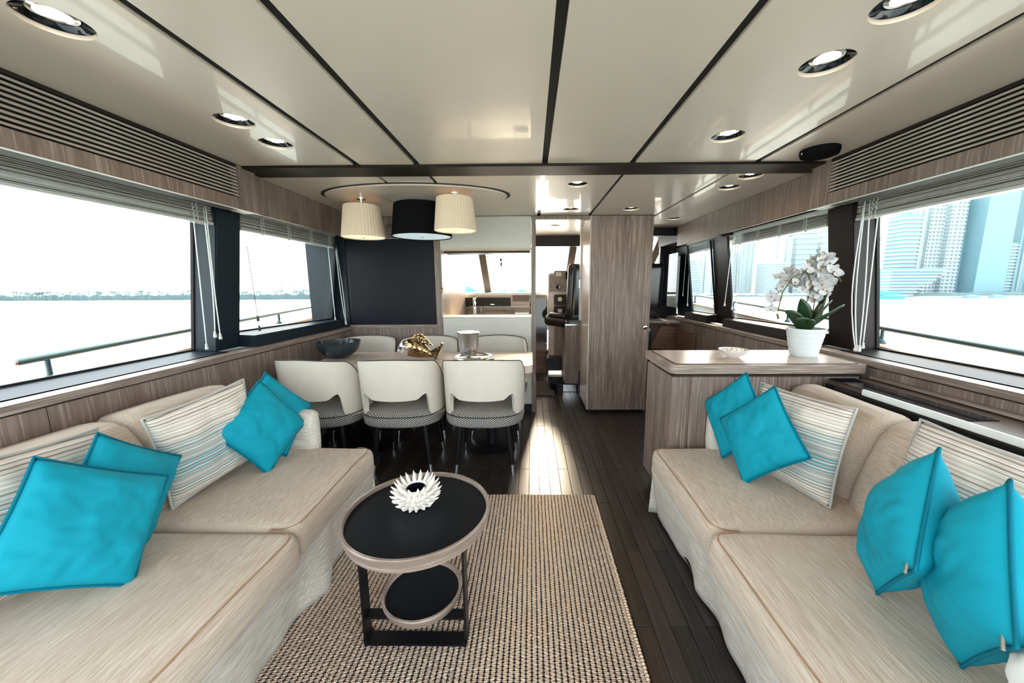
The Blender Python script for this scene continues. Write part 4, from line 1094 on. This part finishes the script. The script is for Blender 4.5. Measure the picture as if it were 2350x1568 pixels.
for i, (x, z) in enumerate([(-.205, .25), (-.20, .235), (-.065, .56), (.0, .59)]): MB().ell((x, -.04, z), (.007, .006, .010), 8, 5).build('bud', 'stem' if i < 2 else 'lip', orc, smooth=True)

# ------------------------------------------------------------------ outside: boat deck and rails
for s, side in ((-1, 'left'), (1, 'right')):
    bk = thing('side_bulwark', 'white bulwark with teak cap outside the %s windows' % side, 'bulwark')
    def zc(y): return .812+.075*(y-2.0) if y < 3.2 else .902+.052*(y-3.2)
    mb = MB(); mb2 = MB(); N = 20
    for k in range(N):
        ya, yb = -.9+9.4*k/N, -.9+9.4*(k+1)/N
        xa, xb_ = 2.72-.012*max(0, ya-2)**2*.5, 2.72-.012*max(0, yb-2)**2*.5
        mb.hexa([(s*(xa-.09), ya, zc(ya)-.02), (s*(xa+.05), ya, zc(ya)-.02), (s*(xb_+.05), yb, zc(yb)-.02), (s*(xb_-.09), yb, zc(yb)-.02)],
                [(s*(xa-.09), ya, zc(ya)), (s*(xa+.05), ya, zc(ya)), (s*(xb_+.05), yb, zc(yb)), (s*(xb_-.09), yb, zc(yb))])
        mb2.hexa([(s*(xa-.04), ya, -.2), (s*(xa+.03), ya, -.2), (s*(xb_+.03), yb, -.2), (s*(xb_-.04), yb, -.2)],
                 [(s*(xa-.04), ya, zc(ya)-.021), (s*(xa+.03), ya, zc(ya)-.021), (s*(xb_+.03), yb, zc(yb)-.021), (s*(xb_-.04), yb, zc(yb)-.021)])
    mb.build('teak_cap', 'teak', bk); mb2.build('bulwark_side', 'hull', bk)
    MB().box(s*2.2, s*2.70, -.9, 8, -.1, -.05).build('side_deck', 'teak', bk)
    rl = thing('hand_rail', 'polished steel handrail outside the %s windows' % side, 'rail')
    ysr = 1.84 if s < 0 else -.8
    def rx(y): return 2.74-.012*max(0, y-2)**2*.5
    P = [(s*rx(y), y, .936+.056*(y-1.84)) for y in [ysr+(8.2-ysr)*k/16 for k in range(17)]]
    MB().tube(P, .0205, 12).build('rail', 'rail', rl, smooth='auto')
    if s < 0: MB().ell(P[0], (.021, .012, .021), 12, 8).build('end_cap', 'steel', rl, smooth=True)
    for y in ([1.97, 2.9, 3.85, 4.85, 5.9, 7.0] if s < 0 else [.4, 1.6, 2.82, 3.85, 4.85, 5.3, 5.9, 7.0]):
        z1 = .936+.056*(y-1.84); z0 = zc(y)
        MB().lathe([(.032, 0), (.028, .012), (.013, .03), (.012, z1-z0)], 14, (s*rx(y), y, z0)).build('rail_post', 'rail', rl, smooth='auto')
for i, (x, sc_) in enumerate([(-1.05, 1.0), (-.45, .7), (-.15, .8), (.22, .45)]):
    o = MB().grid(lambda u, v: ((u-.5)*.62*sc_*1.2, (v-.5)*.6, .19*sc_*max(0, 1-abs(2*u-1)**1.3)*max(0, 1-abs(2*v-1)**2)), 12, 8).build('foredeck_cover', 'bluecover', None, smooth=True, solid=.01)
    o.location = (x*1.15, 7.2, 1.16); tag(o, ['largest peaked blue cover on the foredeck, left of the mullion', 'low blue cover on the foredeck just right of the mullion', 'small blue cover beside the doorway post, on the foredeck', 'smallest blue cover on the foredeck, behind the helm console'][i], 'cover')
fdk = MB().prism([(-2.6, 5.9), (2.6, 5.9), (1.9, 8.6), (.6, 10.4), (-.6, 10.4), (-1.9, 8.6)], 'z', .6, 1.155).build('foredeck', 'hull', None, bevel=.02); tag(fdk, 'white foredeck beyond the windscreen', 'deck')

# ------------------------------------------------------------------ outside: water, shores, towers
def zo(x, y, h): return -1.35-.0317*y+.001*x+h      # the yacht rides slightly bow-up, so level water falls away in its frame
seaR = 4200
sea = MB(); ring = [(seaR*cos(2*pi*k/96), seaR*sin(2*pi*k/96)) for k in range(96)]
sea.add([(x, y, zo(x, y, 0)) for x, y in ring], [tuple(range(96))])
sea = sea.build('sea', 'water', None); sea['kind'] = 'structure'
def shore(name, label, x0, x1, y, dep, h, mat, amp, n=160, seed=0, cat='shore'):
    mb = MB()
    vs = []; fs = []
    for k in range(n+1):
        x = x0+(x1-x0)*k/n; hh = h+amp*(noise.noise(Vector((k*.21+seed, seed, 0)))+.6*noise.noise(Vector((k*.83+seed, 2, 0)))+.5*noise.noise(Vector((k*2.3, seed, 4))))
        vs += [(x, y, zo(x, y, -.3)), (x, y, zo(x, y, hh*.8)), (x, y+dep*.5, zo(x, y, hh)), (x, y+dep, zo(x, y, -.3))]
    for k in range(n):
        for j in range(3): fs.append((k*4+j, k*4+j+1, (k+1)*4+j+1, (k+1)*4+j))
    mb.add(vs, fs)
    o = mb.build(name, mat, None); tag(o, label, cat, kind='stuff' if cat == 'trees' else None); 
    if cat == 'shore': o['kind'] = 'structure'; del o['category']
    return o
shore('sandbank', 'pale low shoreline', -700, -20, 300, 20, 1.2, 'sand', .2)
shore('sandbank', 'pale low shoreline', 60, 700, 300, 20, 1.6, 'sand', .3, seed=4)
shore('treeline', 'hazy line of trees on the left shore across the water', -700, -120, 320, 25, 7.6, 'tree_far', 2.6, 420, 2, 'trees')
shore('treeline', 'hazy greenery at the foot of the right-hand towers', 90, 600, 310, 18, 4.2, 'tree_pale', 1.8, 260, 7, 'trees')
# palms / spiky tree tops on the left shore
mb = MB()
for k in range(90):
    x = random.uniform(-560, -180); y = 312; h = random.uniform(6.5, 9.2); b = zo(x, y, 0)
    mb.tube([(x, y, b), (x, y, b+h)], .25, 4)
    for q in range(6):
        a = 2*pi*q/6; mb.tube([(x, y, b+h), (x+1.7*cos(a), y+1.2*sin(a), b+h+.7), (x+2.9*cos(a), y+2*sin(a), b+h-.4)], [.3, .3, .05], 3)
pm_ = mb.build('distant_palms', 'tree_far', None); tag(pm_, 'hazy palm tops along the left shore', 'trees', kind='stuff')
def tower(x, y, w_, d_, h, mat, label, group, floors=0, rail='slab', taper=1.0, fins=0):
    b = zo(x, y, 0)
    t = thing('tower', label, 'building', (x, y, b), group=group)
    MB().hexa([(-w_/2, -d_/2, -1), (w_/2, -d_/2, -1), (w_/2, d_/2, -1), (-w_/2, d_/2, -1)],
              [(-w_/2*taper, -d_/2*taper, h), (w_/2*taper, -d_/2*taper, h), (w_/2*taper, d_/2*taper, h), (-w_/2*taper, d_/2*taper, h)]).build('tower_body', mat, t)
    if floors:
        mb = MB(); fh = (h-4)/floors
        for k in range(floors):
            z = 4+fh*k; mb.box(-w_/2-.5, w_/2+.5, -d_/2-.7, d_/2+.5, z, z+fh*.42)
        mb.build('floor_slabs', rail, t)
    if fins:
        mb = MB()
        for k in range(fins): xx = -w_/2+w_*(k+.5)/fins; mb.box(xx-.35, xx+.35, -d_/2-.9, -d_/2, 2, h)
        mb.build('facade_fins', rail, t)
    MB().box(-w_*.2, w_*.2, -d_*.2, d_*.2, h, h+3.5).build('roof_block', mat, t)
    return t
Y0 = 330
TW = [  # slope x/y, width, height, mat, floors, fins, taper
    (1.010, 13, 72, 'tower_a', 20, 0, 1), (1.055, 15, 92, 'tower_c', 0, 3, 1), (1.092, 14, 88, 'tower_c', 26, 4, 1), (1.128, 12, 92, 'tower_c', 28, 3, 1),
    (1.168, 14, 108, 'tower_a', 0, 0, .75), (1.215, 26, 120, 'tower_b', 0, 0, .97), (1.275, 16, 48, 'tower_a', 16, 0, 1), (1.315, 14, 95, 'tower_a', 0, 2, .85), (1.375, 20, 120, 'tower_b', 22, 0, 1), (1.45, 22, 90, 'tower_c', 18, 2, 1)]
TL = ['hazy tower with wavy balcony bands beside the near right window frame', 'slim very pale tower right of the banded one', 'pale tower with dense balcony grid', 'pale gridded tower next to the glassy ones',
      'tapering pale blue tower', 'broad cyan glass tower, darkest of the skyline', 'shorter banded block in front of the glass towers', 'pale tower right of the broad glass one', 'tall banded cyan tower at the right frame edge', 'pale tower beyond the right frame edge']
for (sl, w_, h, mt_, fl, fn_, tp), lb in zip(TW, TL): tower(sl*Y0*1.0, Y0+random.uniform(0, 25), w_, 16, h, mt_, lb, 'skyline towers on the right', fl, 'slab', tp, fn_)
Y1_ = 420
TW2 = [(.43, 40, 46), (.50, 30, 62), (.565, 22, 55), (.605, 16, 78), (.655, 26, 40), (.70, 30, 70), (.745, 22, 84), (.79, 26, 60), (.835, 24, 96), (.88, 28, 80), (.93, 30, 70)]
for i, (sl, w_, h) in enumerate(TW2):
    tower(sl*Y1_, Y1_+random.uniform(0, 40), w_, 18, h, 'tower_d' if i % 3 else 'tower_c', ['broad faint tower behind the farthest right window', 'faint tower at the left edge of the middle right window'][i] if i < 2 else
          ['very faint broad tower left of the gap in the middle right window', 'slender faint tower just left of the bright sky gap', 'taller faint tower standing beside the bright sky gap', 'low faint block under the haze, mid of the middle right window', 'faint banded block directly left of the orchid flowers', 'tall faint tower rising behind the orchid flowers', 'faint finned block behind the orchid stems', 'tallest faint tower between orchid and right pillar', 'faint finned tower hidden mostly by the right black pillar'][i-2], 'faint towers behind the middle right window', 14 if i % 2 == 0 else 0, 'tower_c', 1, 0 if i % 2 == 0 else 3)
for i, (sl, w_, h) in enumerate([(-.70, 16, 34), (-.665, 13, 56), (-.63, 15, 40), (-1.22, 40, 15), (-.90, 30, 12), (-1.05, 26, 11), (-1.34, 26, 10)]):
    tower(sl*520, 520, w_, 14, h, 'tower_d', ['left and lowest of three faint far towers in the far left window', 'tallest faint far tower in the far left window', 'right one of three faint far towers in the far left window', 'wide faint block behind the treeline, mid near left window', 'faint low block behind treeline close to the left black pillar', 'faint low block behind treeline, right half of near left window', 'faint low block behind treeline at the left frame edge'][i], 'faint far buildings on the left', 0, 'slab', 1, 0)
# stepped terrace building on the right shore
tb = thing('terraced_building', 'low stepped white waterfront building beneath the balcony towers', 'building', (1.045*305, 305, zo(320, 305, 0)))
for k in range(9):
    z = 2+k*2.5; x1 = -2+k*3.4
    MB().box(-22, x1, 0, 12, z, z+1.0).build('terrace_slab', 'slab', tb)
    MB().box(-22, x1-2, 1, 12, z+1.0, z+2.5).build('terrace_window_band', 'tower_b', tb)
bt = thing('blue_boat', 'small turquoise boat on the water near the right shore', 'boat', (.985*215, 215, zo(212, 215, 0)))
MB().prism([(-9, .2), (6, .2), (8, 2.2), (-9, 2.0)], 'y', 0, 4).build('boat_hull', 'boatblue', bt)
MB().prism([(-9, 2.6), (3, 2.6), (4.4, 4.4), (-9, 4.6)], 'y', .5, 3.5).build('boat_cabin', 'boatblue', bt)
for i, (x, y) in enumerate([(-.575*290, 290), (1.27*285, 285), (1.20*290, 290)]):
    b_ = thing('distant_boat', ['small grey boat off the left shore in the far left window', 'tiny boat moored by the right shore, nearer the frame edge', 'tiny boat moored by the right shore below the glass tower'][i], 'boat', (x, y, zo(x, y, 0)))
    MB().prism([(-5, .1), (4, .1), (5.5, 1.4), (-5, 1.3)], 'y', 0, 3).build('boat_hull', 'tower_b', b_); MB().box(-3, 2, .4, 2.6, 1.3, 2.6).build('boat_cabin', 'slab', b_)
print('planks', np_)
